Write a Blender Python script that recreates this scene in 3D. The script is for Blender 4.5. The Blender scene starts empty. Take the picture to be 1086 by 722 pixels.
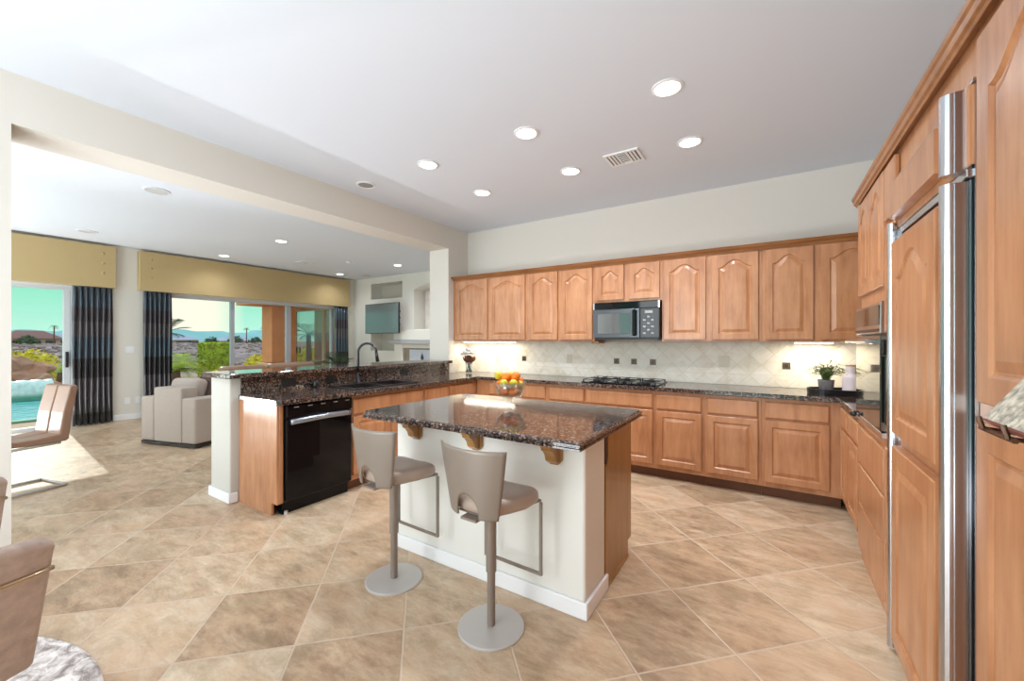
import bpy, bmesh, math, random
from mathutils import Vector, Matrix, noise
random.seed(7)
PI = math.pi
C = bpy.context.scene.collection
SC = bpy.context.scene

# ------------------------------------------------------------------ camera
cam_d = bpy.data.cameras.new('camera')
cam = bpy.data.objects.new('camera', cam_d); C.objects.link(cam)
cam.location = (0, 0, 1.38)
cam.rotation_euler = (PI/2, 0, math.radians(32.58))
cam_d.sensor_width = 36; cam_d.lens = 36*429/1086
cam_d.clip_start = 0.05; cam_d.clip_end = 2000
SC.camera = cam
SC.view_settings.view_transform = 'Standard'
SC.view_settings.look = 'None'
SC.view_settings.exposure = 0.44
SC.view_settings.gamma = 1.0
SC.view_settings.use_curve_mapping = False

# ------------------------------------------------------------------ node helper
class NT:
    def __init__(s, tree): s.t = tree; tree.nodes.clear()
    def n(s, typ, **kw):
        nd = s.t.nodes.new(typ)
        for k, v in kw.items():
            if k.startswith('i_'):
                key = k[2:]
                key = int(key) if key.isdigit() else key.replace('_', ' ')
                nd.inputs[key].default_value = v
            else: setattr(nd, k, v)
        return nd
    def l(s, a, b): s.t.links.new(a, b)
    def math(s, op, a, b=None, c=None, clamp=False):
        nd = s.t.nodes.new('ShaderNodeMath'); nd.operation = op; nd.use_clamp = clamp
        for i, v in enumerate((a, b, c)):
            if v is None: continue
            if isinstance(v, (int, float)): nd.inputs[i].default_value = v
            else: s.l(v, nd.inputs[i])
        return nd.outputs[0]
    def ramp(s, fac, stops, interp='LINEAR'):
        nd = s.t.nodes.new('ShaderNodeValToRGB'); cr = nd.color_ramp; cr.interpolation = interp
        while len(cr.elements) < len(stops): cr.elements.new(0.5)
        for e, (p, c) in zip(cr.elements, stops):
            e.position = p; e.color = (*c, 1) if len(c) == 3 else c
        s.l(fac, nd.inputs[0]); return nd.outputs[0]
    def mix(s, fac, a, b, mode='MIX'):
        nd = s.t.nodes.new('ShaderNodeMix'); nd.data_type = 'RGBA'; nd.blend_type = mode
        for i, v in ((0, fac), (6, a), (7, b)):
            if isinstance(v, (int, float)): nd.inputs[i].default_value = v
            elif isinstance(v, tuple): nd.inputs[i].default_value = (*v, 1)
            else: s.l(v, nd.inputs[i])
        return nd.outputs[2]
def srgb(r, g, b):
    f = lambda u: (u/255/12.92) if u/255 <= .04045 else ((u/255+.055)/1.055)**2.4
    return (f(r), f(g), f(b))

# ------------------------------------------------------------------ world: pale desert sky with a cream cloud bank
w = bpy.data.worlds.new('sky'); SC.world = w; w.use_nodes = True
T = NT(w.node_tree)
tc = T.n('ShaderNodeTexCoord'); sp = T.n('ShaderNodeSeparateXYZ'); T.l(tc.outputs['Generated'], sp.inputs[0])
X_, Y_, Z_ = sp.outputs
mint = T.mix(T.math('MULTIPLY', Z_, 9, clamp=True), srgb(190, 240, 225), srgb(132, 222, 190))
rat = T.math('DIVIDE', Y_, T.math('MINIMUM', X_, -0.01))
d1 = T.math('MULTIPLY', T.math('ADD', rat, 0.335), 9.0)
blob = T.math('SUBTRACT', 1.0, T.math('MULTIPLY', d1, d1), clamp=True)
nz = T.n('ShaderNodeTexNoise', i_Scale=5.0, i_Detail=4.0); T.l(tc.outputs['Generated'], nz.inputs['Vector'])
cl = T.math('MULTIPLY_ADD', T.math('SUBTRACT', nz.outputs[0], 0.5), 0.9, T.math('MULTIPLY', blob, 1.2), clamp=True)
low = T.mix(cl, mint, srgb(250, 243, 226))
hi = T.mix(T.math('MULTIPLY', T.math('SUBTRACT', Z_, 0.13), 8.0, clamp=True), low, (0.86, 0.91, 1.0))
bg = T.n('ShaderNodeBackground', i_Strength=0.85); T.l(hi, bg.inputs[0])
wo = T.n('ShaderNodeOutputWorld'); T.l(bg.outputs[0], wo.inputs[0])

# ------------------------------------------------------------------ sun and large area lights
def lamp(name, kind, loc, energy, color=(1, 1, 1), rot=(0, 0, 0), **kw):
    d = bpy.data.lights.new(name, kind); d.energy = energy; d.color = color
    for k, v in kw.items(): setattr(d, k, v)
    o = bpy.data.objects.new(name, d); o.location = loc; o.rotation_euler = rot; C.objects.link(o); return o
sun = lamp('sun', 'SUN', (-30, 4, 20), 1.3, (1.0, 0.95, 0.86), angle=math.radians(0.6))
sun.rotation_euler = Vector((3.8, -0.30, -2.2)).to_track_quat('-Z', 'Y').to_euler()
# unseen area lamp added behind the camera as soft fill for the kitchen
lamp('nook_fill', 'AREA', (-2.2, -2.45, 1.45), 78, (0.90, 0.95, 1.0), (PI/2, 0, math.radians(-16)), shape='RECTANGLE', size=1.6, size_y=2.4)
# added up-facing lamp behind the camera, brightens the kitchen ceiling
lamp('nook_up_fill', 'AREA', (-1.6, -1.7, .06), 95, (0.84, 0.93, 1.0), (PI, 0, 0), shape='RECTANGLE', size=3.4, size_y=1.6)
lamp('family_door_fill', 'AREA', (-9.05, -.75, .06), 60, (0.90, 0.95, 1.0), (PI, math.radians(-38), 0), shape='RECTANGLE', size=.30, size_y=2.4)  # hidden lamp added by the sliding door for upward bounce light
lamp('family_up_fill', 'AREA', (-6.6, -1.5, .06), 115, (0.84, 0.93, 1.0), (PI, 0, 0), shape='RECTANGLE', size=4.0, size_y=1.6)  # added out-of-view lamp aimed up to brighten the family room ceiling
# low sun thrown back up by the glossy tile and water at the sliding door; the header shades the strip of kitchen ceiling beside it
for gy in (-1.3, -.3):
    gl_ = lamp('sun_glint', 'SPOT', (-9.3, gy, .05), 400, (0.93, 0.96, 1.0), spot_size=math.radians(40), spot_blend=1.0, shadow_soft_size=.12)
    gl_.rotation_euler = (Vector((-1.4, 3.1+gy*.3, 3.35))-Vector((-9.3, gy, .05))).to_track_quat('-Z', 'Y').to_euler()
lamp('family_side_fill', 'AREA', (-6.7, -2.45, 1.6), 48, (0.90, 0.95, 1.0), (PI/2, 0, 0), shape='RECTANGLE', size=4.6, size_y=2.6)  # added out-of-view fill lamp for the family room

# ------------------------------------------------------------------ materials
MATS = {}
def pmat(name, col, rough=0.5, metal=0.0, spec=0.5, coat=0.0, noise_s=None, noise_a=0.1, bump=None, **kw):
    if name in MATS: return MATS[name]
    m = bpy.data.materials.new(name); m.use_nodes = True; T = NT(m.node_tree)
    b = T.n('ShaderNodeBsdfPrincipled'); o = T.n('ShaderNodeOutputMaterial'); T.l(b.outputs[0], o.inputs[0])
    b.inputs['Roughness'].default_value = rough; b.inputs['Metallic'].default_value = metal
    b.inputs['Specular IOR Level'].default_value = spec; b.inputs['Coat Weight'].default_value = coat
    b.inputs['Coat Roughness'].default_value = 0.08
    b.inputs['Base Color'].default_value = (*col, 1)
    tc = T.n('ShaderNodeTexCoord')
    if noise_s:
        nz = T.n('ShaderNodeTexNoise', i_Scale=noise_s, i_Detail=5.0); T.l(tc.outputs['Object'], nz.inputs['Vector'])
        d = tuple(c*(1-noise_a) for c in col); u = tuple(min(1, c*(1+noise_a)) for c in col)
        T.l(T.ramp(nz.outputs[0], [(0.3, d), (0.7, u)]), b.inputs['Base Color'])
    if bump:
        n2 = T.n('ShaderNodeTexNoise', i_Scale=bump[0], i_Detail=4.0); T.l(tc.outputs['Object'], n2.inputs['Vector'])
        bp = T.n('ShaderNodeBump', i_Strength=bump[1], i_Distance=bump[2]); T.l(n2.outputs[0], bp.inputs['Height']); T.l(bp.outputs[0], b.inputs['Normal'])
    for k, v in kw.items():
        key = k.replace('_', ' '); b.inputs[key].default_value = (*v, 1) if isinstance(v, tuple) else v
    MATS[name] = m; return m
def emat(name, col, strength):
    if name in MATS: return MATS[name]
    m = bpy.data.materials.new(name); m.use_nodes = True; T = NT(m.node_tree)
    e = T.n('ShaderNodeEmission', i_Strength=strength); e.inputs[0].default_value = (*col, 1)
    o = T.n('ShaderNodeOutputMaterial'); T.l(e.outputs[0], o.inputs[0]); MATS[name] = m; return m
def wood(name, c1, c2, c3, rough=0.32, axis='Z'):
    m = bpy.data.materials.new(name); m.use_nodes = True; T = NT(m.node_tree)
    b = T.n('ShaderNodeBsdfPrincipled', i_Roughness=rough); o = T.n('ShaderNodeOutputMaterial'); T.l(b.outputs[0], o.inputs[0])
    tc = T.n('ShaderNodeTexCoord'); mp = T.n('ShaderNodeMapping'); T.l(tc.outputs['Object'], mp.inputs[0])
    mp.inputs['Scale'].default_value = (9, 9, 1.3) if axis == 'Z' else (1.3, 9, 9)
    oi = T.n('ShaderNodeObjectInfo')
    n1 = T.n('ShaderNodeTexNoise', i_Scale=2.2, i_Detail=6.0, i_Roughness=0.6, noise_dimensions='4D'); T.l(mp.outputs[0], n1.inputs['Vector'])
    T.l(T.math('MULTIPLY', oi.outputs['Random'], 30), n1.inputs['W'])
    n2 = T.n('ShaderNodeTexNoise', i_Scale=3.5, i_Detail=3.0); T.l(tc.outputs['Object'], n2.inputs['Vector'])
    f = T.math('ADD', T.math('MULTIPLY', n1.outputs[0], 0.65), T.math('MULTIPLY', n2.outputs[0], 0.35))
    T.l(T.ramp(f, [(0.34, c1), (0.5, c2), (0.66, c3)]), b.inputs['Base Color'])
    b.inputs['Coat Weight'].default_value = 0.25; b.inputs['Coat Roughness'].default_value = 0.25
    MATS[name] = m; return m
W = wood('maple', srgb(160, 105, 68), srgb(184, 128, 88), srgb(200, 146, 106))
WP = wood('maple_crown', srgb(134, 86, 50), srgb(154, 102, 60), srgb(172, 118, 74), axis='X')
WG = wood('island_veneer', srgb(146, 102, 50), srgb(160, 114, 60), srgb(174, 126, 70))
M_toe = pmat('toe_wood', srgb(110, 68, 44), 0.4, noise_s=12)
M_wall = pmat('wall_paint', srgb(221, 216, 208), 0.85, spec=0.2, bump=(90, 0.15, 0.004))
M_post = pmat('bar_wall_paint', srgb(205, 202, 194), 0.85, spec=0.2, bump=(60, 0.2, 0.004))
M_wallg = pmat('family_wall_paint', srgb(228, 225, 217), 0.85, spec=0.2, bump=(90, 0.15, 0.004))
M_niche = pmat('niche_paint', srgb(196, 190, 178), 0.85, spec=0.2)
M_isl = pmat('island_paint', srgb(230, 228, 222), 0.8, spec=0.2, bump=(60, 0.2, 0.004))
M_ceil = pmat('ceiling_paint', srgb(224, 230, 240), 0.9, spec=0.1, bump=(120, 0.12, 0.003))
M_base = pmat('white_trim', srgb(240, 241, 243), 0.45)
M_frame = pmat('window_frame_white', srgb(205, 208, 210), 0.4)
M_alum = pmat('window_frame_alu', srgb(176, 180, 188), 0.4, metal=0.2)
M_ss = pmat('stainless', srgb(205, 207, 212), 0.22, metal=1.0)
M_dark = pmat('black_gloss', (0.004, 0.004, 0.005), 0.05, spec=0.25)
M_black = pmat('black_satin', (0.012, 0.012, 0.013), 0.3)
M_iron = pmat('cast_iron', (0.015, 0.015, 0.016), 0.45)
M_grey = pmat('dark_grey_plastic', srgb(70, 72, 76), 0.35)
M_btn = pmat('pale_button', srgb(165, 165, 165), 0.5)
M_brush = pmat('brushed_taupe', srgb(140, 128, 118), 0.42, metal=0.35)
M_steel = pmat('satin_steel', srgb(192, 188, 184), 0.38, metal=0.3)
M_leath = pmat('taupe_leather', srgb(168, 148, 134), 0.36, spec=0.45, bump=(150, 0.12, 0.003))
M_tan = pmat('tan_leather', srgb(150, 118, 98), 0.45, bump=(120, 0.12, 0.003), noise_s=6, noise_a=0.06)
M_suede = pmat('taupe_suede', srgb(176, 156, 144), 0.8, noise_s=30, noise_a=0.14, bump=(200, 0.2, 0.003))
M_gold = pmat('champagne_metal', srgb(196, 176, 148), 0.28, metal=0.9)
M_sofa = pmat('grey_fabric', srgb(178, 166, 156), 0.95, spec=0.15, noise_s=180, noise_a=0.12, bump=(300, 0.3, 0.003))
M_pill = pmat('brown_cushion', srgb(104, 86, 80), 0.9, spec=0.1, noise_s=60)
M_rose = pmat('rose_cushion', srgb(150, 118, 112), 0.9, spec=0.1, noise_s=60)
M_val = pmat('gold_valance', srgb(188, 166, 122), 0.8, spec=0.2, noise_s=160, noise_a=0.06)
M_outw = pmat('outlet_cream', srgb(222, 214, 196), 0.5)
M_stucco = pmat('orange_stucco', srgb(222, 150, 100), 0.9, noise_s=3, noise_a=0.07, bump=(60, 0.3, 0.01))
M_stucco2 = pmat('cream_stucco', srgb(214, 178, 138), 0.9, noise_s=3, noise_a=0.07)
M_ceramic = pmat('pink_white_ceramic', srgb(226, 212, 214), 0.5)
M_conc = pmat('grey_concrete', srgb(128, 122, 122), 0.8, noise_s=14, noise_a=0.25)
M_cork = pmat('copper_rim', srgb(170, 118, 80), 0.4)
M_bronze = pmat('bronze', srgb(86, 62, 48), 0.35, metal=0.7)
M_accent = pmat('bronze_tile', srgb(92, 82, 70), 0.35, metal=0.3, noise_s=60, noise_a=0.5)
M_orange = pmat('orange_peel', srgb(240, 128, 18), 0.42, bump=(260, 0.25, 0.002), noise_s=8, noise_a=0.12)
M_lime = pmat('yellow_green_peel', srgb(206, 178, 30), 0.42, bump=(240, 0.2, 0.002), noise_s=9, noise_a=0.18)
M_lens = emat('lamp_lens', (1, 0.98, 0.94), 9.0)
M_strip = emat('strip_lens', (1, 0.93, 0.78), 6.0)
M_off = pmat('unlit_lens', srgb(150, 150, 150), 0.6)
M_spk = pmat('speaker_mesh', srgb(198, 198, 198), 0.8)

def glass(name, tint=(1, 1, 1), gl=0.12):
    m = bpy.data.materials.new(name); m.use_nodes = True; T = NT(m.node_tree)
    a = T.n('ShaderNodeBsdfTransparent'); a.inputs[0].default_value = (*tint, 1)
    g = T.n('ShaderNodeBsdfGlossy', i_Roughness=0.02); g.inputs[0].default_value = (1, 1, 1, 1)
    fr = T.n('ShaderNodeLayerWeight', i_Blend=0.35)
    f = T.math('ADD', T.math('MULTIPLY', fr.outputs['Fresnel'], 0.35), gl, clamp=True)
    mx = T.n('ShaderNodeMixShader'); T.l(f, mx.inputs[0]); T.l(a.outputs[0], mx.inputs[1]); T.l(g.outputs[0], mx.inputs[2])
    o = T.n('ShaderNodeOutputMaterial'); T.l(mx.outputs[0], o.inputs[0]); return m
G_win = glass('window_glass', (0.97, 1, 0.98), 0.0)
G_bowl = glass('clear_glass', (0.95, 0.97, 0.97), 0.10)
G_refl = glass('reflective_patio_glass', (0.55, 0.62, 0.58), 0.28)
M_water = pmat('pool_water', srgb(96, 206, 214), 0.08, noise_s=2.5, noise_a=0.12, bump=(5, 0.5, 0.05))
M_oven = pmat('oven_glass', srgb(120, 118, 112), 0.04, metal=0.92)
M_mwglass = pmat('microwave_glass', srgb(120, 122, 124), 0.05, metal=0.75)
M_tv = pmat('television_screen', srgb(112, 126, 128), 0.16, metal=0.25)

def floor_mat():
    m = bpy.data.materials.new('travertine_floor'); m.use_nodes = True; T = NT(m.node_tree)
    b = T.n('ShaderNodeBsdfPrincipled'); o = T.n('ShaderNodeOutputMaterial'); T.l(b.outputs[0], o.inputs[0])
    g = T.n('ShaderNodeNewGeometry'); sp = T.n('ShaderNodeSeparateXYZ'); T.l(g.outputs['Position'], sp.inputs[0])
    x, y, z = sp.outputs; k = 0.70711; p = 0.4775
    u = T.math('DIVIDE', T.math('ADD', T.math('MULTIPLY', T.math('ADD', x, y), k), 2.0), p)
    v = T.math('DIVIDE', T.math('SUBTRACT', T.math('MULTIPLY', T.math('SUBTRACT', y, x), k), 2.0), p)
    def edge(q):
        fr = T.math('FRACT', q); return T.math('MINIMUM', fr, T.math('SUBTRACT', 1.0, fr))
    e = T.math('MINIMUM', edge(u), edge(v))
    nw = T.n('ShaderNodeTexNoise', i_Scale=22.0); T.l(g.outputs['Position'], nw.inputs['Vector'])
    e2 = T.math('ADD', e, T.math('MULTIPLY', T.math('SUBTRACT', nw.outputs[0], 0.5), 0.007))
    grout = T.math('SUBTRACT', 1.0, T.math('DIVIDE', T.math('SUBTRACT', e2, 0.0065), 0.006, clamp=True), clamp=True)
    cu = T.n('ShaderNodeCombineXYZ'); T.l(T.math('FLOOR', u), cu.inputs[0]); T.l(T.math('FLOOR', v), cu.inputs[1])
    wn = T.n('ShaderNodeTexWhiteNoise', noise_dimensions='2D'); T.l(cu.outputs[0], wn.inputs['Vector'])
    sc = T.n('ShaderNodeSeparateColor'); T.l(wn.outputs['Color'], sc.inputs[0])
    # veined cloudy stone, each tile offset
    off = T.n('ShaderNodeVectorMath', operation='MULTIPLY_ADD'); T.l(wn.outputs['Color'], off.inputs[0]); off.inputs[1].default_value = (20, 20, 20); T.l(g.outputs['Position'], off.inputs[2])
    mp = T.n('ShaderNodeMapping'); T.l(off.outputs[0], mp.inputs[0]); mp.inputs['Scale'].default_value = (1.5, 4.0, 1); mp.inputs['Rotation'].default_value = (0, 0, 0.78)
    n1 = T.n('ShaderNodeTexNoise', i_Scale=2.6, i_Detail=12.0, i_Roughness=0.78, i_Distortion=0.25); T.l(mp.outputs[0], n1.inputs['Vector'])
    f = T.math('ADD', T.math('MULTIPLY', n1.outputs[0], 0.85), T.math('MULTIPLY_ADD', sc.outputs[0], 0.15, 0.045))
    col = T.ramp(f, [(0.38, srgb(136, 112, 90)), (0.48, srgb(170, 146, 119)), (0.58, srgb(196, 174, 146)), (0.70, srgb(216, 200, 176))])
    warm = T.mix(T.math('MULTIPLY', sc.outputs[1], 0.22), col, srgb(184, 138, 100))
    n4 = T.n('ShaderNodeTexNoise', i_Scale=4.5, i_Detail=6.0, i_Roughness=0.7); T.l(off.outputs[0], n4.inputs['Vector'])
    warm = T.mix(T.math('MULTIPLY', T.math('SUBTRACT', n4.outputs[0], 0.48), 3.2, clamp=True), warm, srgb(204, 170, 138))
    warm = T.mix(T.math('MULTIPLY', T.math('SUBTRACT', 0.47, n4.outputs[0]), 4.0, clamp=True), warm, srgb(166, 147, 118))
    n3 = T.n('ShaderNodeTexNoise', i_Scale=55.0, i_Detail=2.0); T.l(g.outputs['Position'], n3.inputs['Vector'])
    fl = T.math('MULTIPLY', T.math('SUBTRACT', n3.outputs[0], 0.70), 7.0, clamp=True)
    c2 = T.mix(fl, warm, srgb(214, 192, 166))
    c3 = T.mix(grout, c2, srgb(204, 184, 162))
    T.l(c3, b.inputs['Base Color'])
    T.l(T.math('ADD', T.math('MULTIPLY', grout, 0.4), T.math('MULTIPLY_ADD', n1.outputs[0], 0.2, 0.25)), b.inputs['Roughness'])
    h = T.math('ADD', T.math('MULTIPLY', grout, -1.0), T.math('MULTIPLY', n1.outputs[0], 0.25))
    bp = T.n('ShaderNodeBump', i_Strength=0.5, i_Distance=0.004); T.l(h, bp.inputs['Height']); T.l(bp.outputs[0], b.inputs['Normal'])
    return m
M_floor = floor_mat()

def granite():
    m = bpy.data.materials.new('brown_granite'); m.use_nodes = True; T = NT(m.node_tree)
    b = T.n('ShaderNodeBsdfPrincipled', i_Roughness=0.07); o = T.n('ShaderNodeOutputMaterial'); T.l(b.outputs[0], o.inputs[0])
    g = T.n('ShaderNodeNewGeometry')
    v = T.n('ShaderNodeTexVoronoi', i_Scale=110.0); T.l(g.outputs['Position'], v.inputs['Vector'])
    s = T.n('ShaderNodeSeparateColor'); T.l(v.outputs['Color'], s.inputs[0])
    n1 = T.n('ShaderNodeTexNoise', i_Scale=45.0, i_Detail=4.0); T.l(g.outputs['Position'], n1.inputs['Vector'])
    f = T.math('ADD', T.math('MULTIPLY', s.outputs[0], 0.6), T.math('MULTIPLY', n1.outputs[0], 0.55))
    c = T.ramp(f, [(0.0, srgb(22, 21, 25)), (0.48, srgb(36, 32, 35)), (0.62, srgb(72, 58, 52)), (0.78, srgb(112, 90, 78)), (0.93, srgb(160, 142, 128))])
    T.l(c, b.inputs['Base Color']); b.inputs['Specular IOR Level'].default_value = 0.75
    return m
M_gran = granite()

def splash_mat():
    m = bpy.data.materials.new('tumbled_tile'); m.use_nodes = True; T = NT(m.node_tree)
    b = T.n('ShaderNodeBsdfPrincipled', i_Roughness=0.5); o = T.n('ShaderNodeOutputMaterial'); T.l(b.outputs[0], o.inputs[0])
    g = T.n('ShaderNodeNewGeometry'); sp = T.n('ShaderNodeSeparateXYZ'); T.l(g.outputs['Position'], sp.inputs[0])
    x = T.math('ADD', sp.outputs[0], sp.outputs[1]); z = sp.outputs[2]
    k = 1/0.2125
    # diagonal tiles of 15 cm whose corners meet the bronze inserts
    xx = T.math('MULTIPLY', T.math('ADD', x, 1.354-4.79), k); zz = T.math('MULTIPLY', T.math('SUBTRACT', z, 1.132), k)
    u = T.math('ADD', xx, zz); v = T.math('SUBTRACT', xx, zz)
    def edge(q):
        fr = T.math('FRACT', q); return T.math('MINIMUM', fr, T.math('SUBTRACT', 1.0, fr))
    e = T.math('MINIMUM', edge(u), edge(v))
    rowline = T.math('MULTIPLY', T.math('ABSOLUTE', T.math('SUBTRACT', z, 1.03)), 6.0)
    e = T.math('MINIMUM', e, rowline)
    grout = T.math('SUBTRACT', 1.0, T.math('DIVIDE', T.math('SUBTRACT', e, 0.010), 0.015, clamp=True), clamp=True)
    cu = T.n('ShaderNodeCombineXYZ'); T.l(T.math('FLOOR', u), cu.inputs[0]); T.l(T.math('FLOOR', v), cu.inputs[1])
    wn = T.n('ShaderNodeTexWhiteNoise', noise_dimensions='2D'); T.l(cu.outputs[0], wn.inputs['Vector'])
    n1 = T.n('ShaderNodeTexNoise', i_Scale=9.0, i_Detail=8.0, i_Distortion=1.0); T.l(g.outputs['Position'], n1.inputs['Vector'])
    f = T.math('ADD', T.math('MULTIPLY', n1.outputs[0], 0.8), T.math('MULTIPLY', wn.outputs['Value'], 0.2))
    c = T.ramp(f, [(0.25, srgb(222, 212, 192)), (0.45, srgb(238, 231, 217)), (0.7, srgb(246, 242, 233))])
    c = T.mix(T.math('MULTIPLY', grout, 0.5), c, srgb(206, 196, 174))
    T.l(c, b.inputs['Base Color'])
    bp = T.n('ShaderNodeBump', i_Strength=0.4, i_Distance=0.004); T.l(T.math('SUBTRACT', n1.outputs[0], grout), bp.inputs['Height']); T.l(bp.outputs[0], b.inputs['Normal'])
    return m
M_splash = splash_mat()

def curtain_mat():
    m = bpy.data.materials.new('banded_curtain'); m.use_nodes = True; T = NT(m.node_tree)
    b = T.n('ShaderNodeBsdfPrincipled', i_Roughness=0.32); o = T.n('ShaderNodeOutputMaterial'); T.l(b.outputs[0], o.inputs[0])
    g = T.n('ShaderNodeNewGeometry'); sp = T.n('ShaderNodeSeparateXYZ'); T.l(g.outputs['Position'], sp.inputs[0])
    f = T.math('DIVIDE', sp.outputs[2], 2.4)
    dk = srgb(36, 31, 36); gr = srgb(98, 94, 98); te = srgb(74, 90, 104); ma = srgb(72, 64, 72)
    c = T.ramp(f, [(0.0, dk), (0.08, gr), (0.32, dk), (0.45, te), (0.60, gr), (0.70, ma), (0.80, te)], 'CONSTANT')
    T.l(c, b.inputs['Base Color']); b.inputs['Sheen Weight'].default_value = 0.3
    b.inputs['Metallic'].default_value = 0.35; b.inputs['Specular IOR Level'].default_value = 0.9
    return m
M_curt = curtain_mat()

def marble_rug():
    m = bpy.data.materials.new('marbled_rug'); m.use_nodes = True; T = NT(m.node_tree)
    b = T.n('ShaderNodeBsdfPrincipled', i_Roughness=0.95); o = T.n('ShaderNodeOutputMaterial'); T.l(b.outputs[0], o.inputs[0])
    tc = T.n('ShaderNodeTexCoord')
    n1 = T.n('ShaderNodeTexNoise', i_Scale=9.0, i_Detail=8.0, i_Roughness=0.7, i_Distortion=1.2); T.l(tc.outputs['Object'], n1.inputs['Vector'])
    T.l(T.ramp(n1.outputs[0], [(0.38, srgb(140, 130, 126)), (0.47, srgb(196, 188, 184)), (0.56, srgb(232, 228, 226))]), b.inputs['Base Color'])
    n2 = T.n('ShaderNodeTexNoise', i_Scale=240.0); T.l(tc.outputs['Object'], n2.inputs['Vector'])
    bp = T.n('ShaderNodeBump', i_Strength=0.4, i_Distance=0.004); T.l(n2.outputs[0], bp.inputs['Height']); T.l(bp.outputs[0], b.inputs['Normal'])
    return m
M_rug = marble_rug()
def ground_mat():
    m = bpy.data.materials.new('desert_ground'); m.use_nodes = True; T = NT(m.node_tree)
    b = T.n('ShaderNodeBsdfPrincipled', i_Roughness=0.95); o = T.n('ShaderNodeOutputMaterial'); T.l(b.outputs[0], o.inputs[0])
    g = T.n('ShaderNodeNewGeometry')
    n1 = T.n('ShaderNodeTexNoise', i_Scale=0.5, i_Detail=8.0, i_Roughness=0.7); T.l(g.outputs['Position'], n1.inputs['Vector'])
    v = T.n('ShaderNodeTexVoronoi', i_Scale=1.6); T.l(g.outputs['Position'], v.inputs['Vector'])
    f = T.math('ADD', T.math('MULTIPLY', n1.outputs[0], 0.7), T.math('MULTIPLY', v.outputs['Distance'], 0.3))
    T.l(T.ramp(f, [(0.35, srgb(96, 86, 92)), (0.5, srgb(150, 134, 130)), (0.62, srgb(178, 162, 136)), (0.75, srgb(150, 156, 96))]), b.inputs['Base Color'])
    return m
M_ground = ground_mat()
M_rock = pmat('boulder_rock', srgb(170, 132, 110), 0.9, noise_s=2.5, noise_a=0.35, bump=(6, 0.8, 0.08))
M_scree = pmat('slope_rock', srgb(128, 116, 122), 0.95, noise_s=0.8, noise_a=0.4, bump=(1.5, 1, 0.3))
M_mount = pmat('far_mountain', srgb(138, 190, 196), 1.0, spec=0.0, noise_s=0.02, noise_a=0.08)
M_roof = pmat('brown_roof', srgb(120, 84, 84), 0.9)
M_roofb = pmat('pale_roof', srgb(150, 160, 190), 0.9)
M_hwall = pmat('house_wall', srgb(190, 165, 140), 0.9)
M_tree = pmat('dark_leaf', srgb(66, 88, 62), 0.9, noise_s=1.0, noise_a=0.4)
M_hedge = pmat('hedge_leaf', srgb(176, 196, 60), 0.8, noise_s=8, noise_a=0.4)
M_yel = pmat('yellow_leaf', srgb(212, 200, 46), 0.8, noise_s=5, noise_a=0.35)
M_grn = pmat('palm_leaf', srgb(176, 200, 84), 0.7, noise_s=3, noise_a=0.35)
M_dgrn = pmat('deep_palm_leaf', srgb(56, 78, 44), 0.6, noise_s=6, noise_a=0.35)
M_red = pmat('red_leaf', srgb(150, 74, 60), 0.8, noise_s=5, noise_a=0.35)
M_trunk = pmat('bark', srgb(110, 84, 62), 0.9, noise_s=12, noise_a=0.3)
M_sprig = pmat('sprig_leaf', srgb(92, 112, 58), 0.7, noise_s=30, noise_a=0.3)
M_petal = pmat('white_petal', srgb(226, 222, 224), 0.7)
M_leafr = pmat('wine_leaf', srgb(112, 60, 48), 0.6, noise_s=30, noise_a=0.3)

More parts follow.
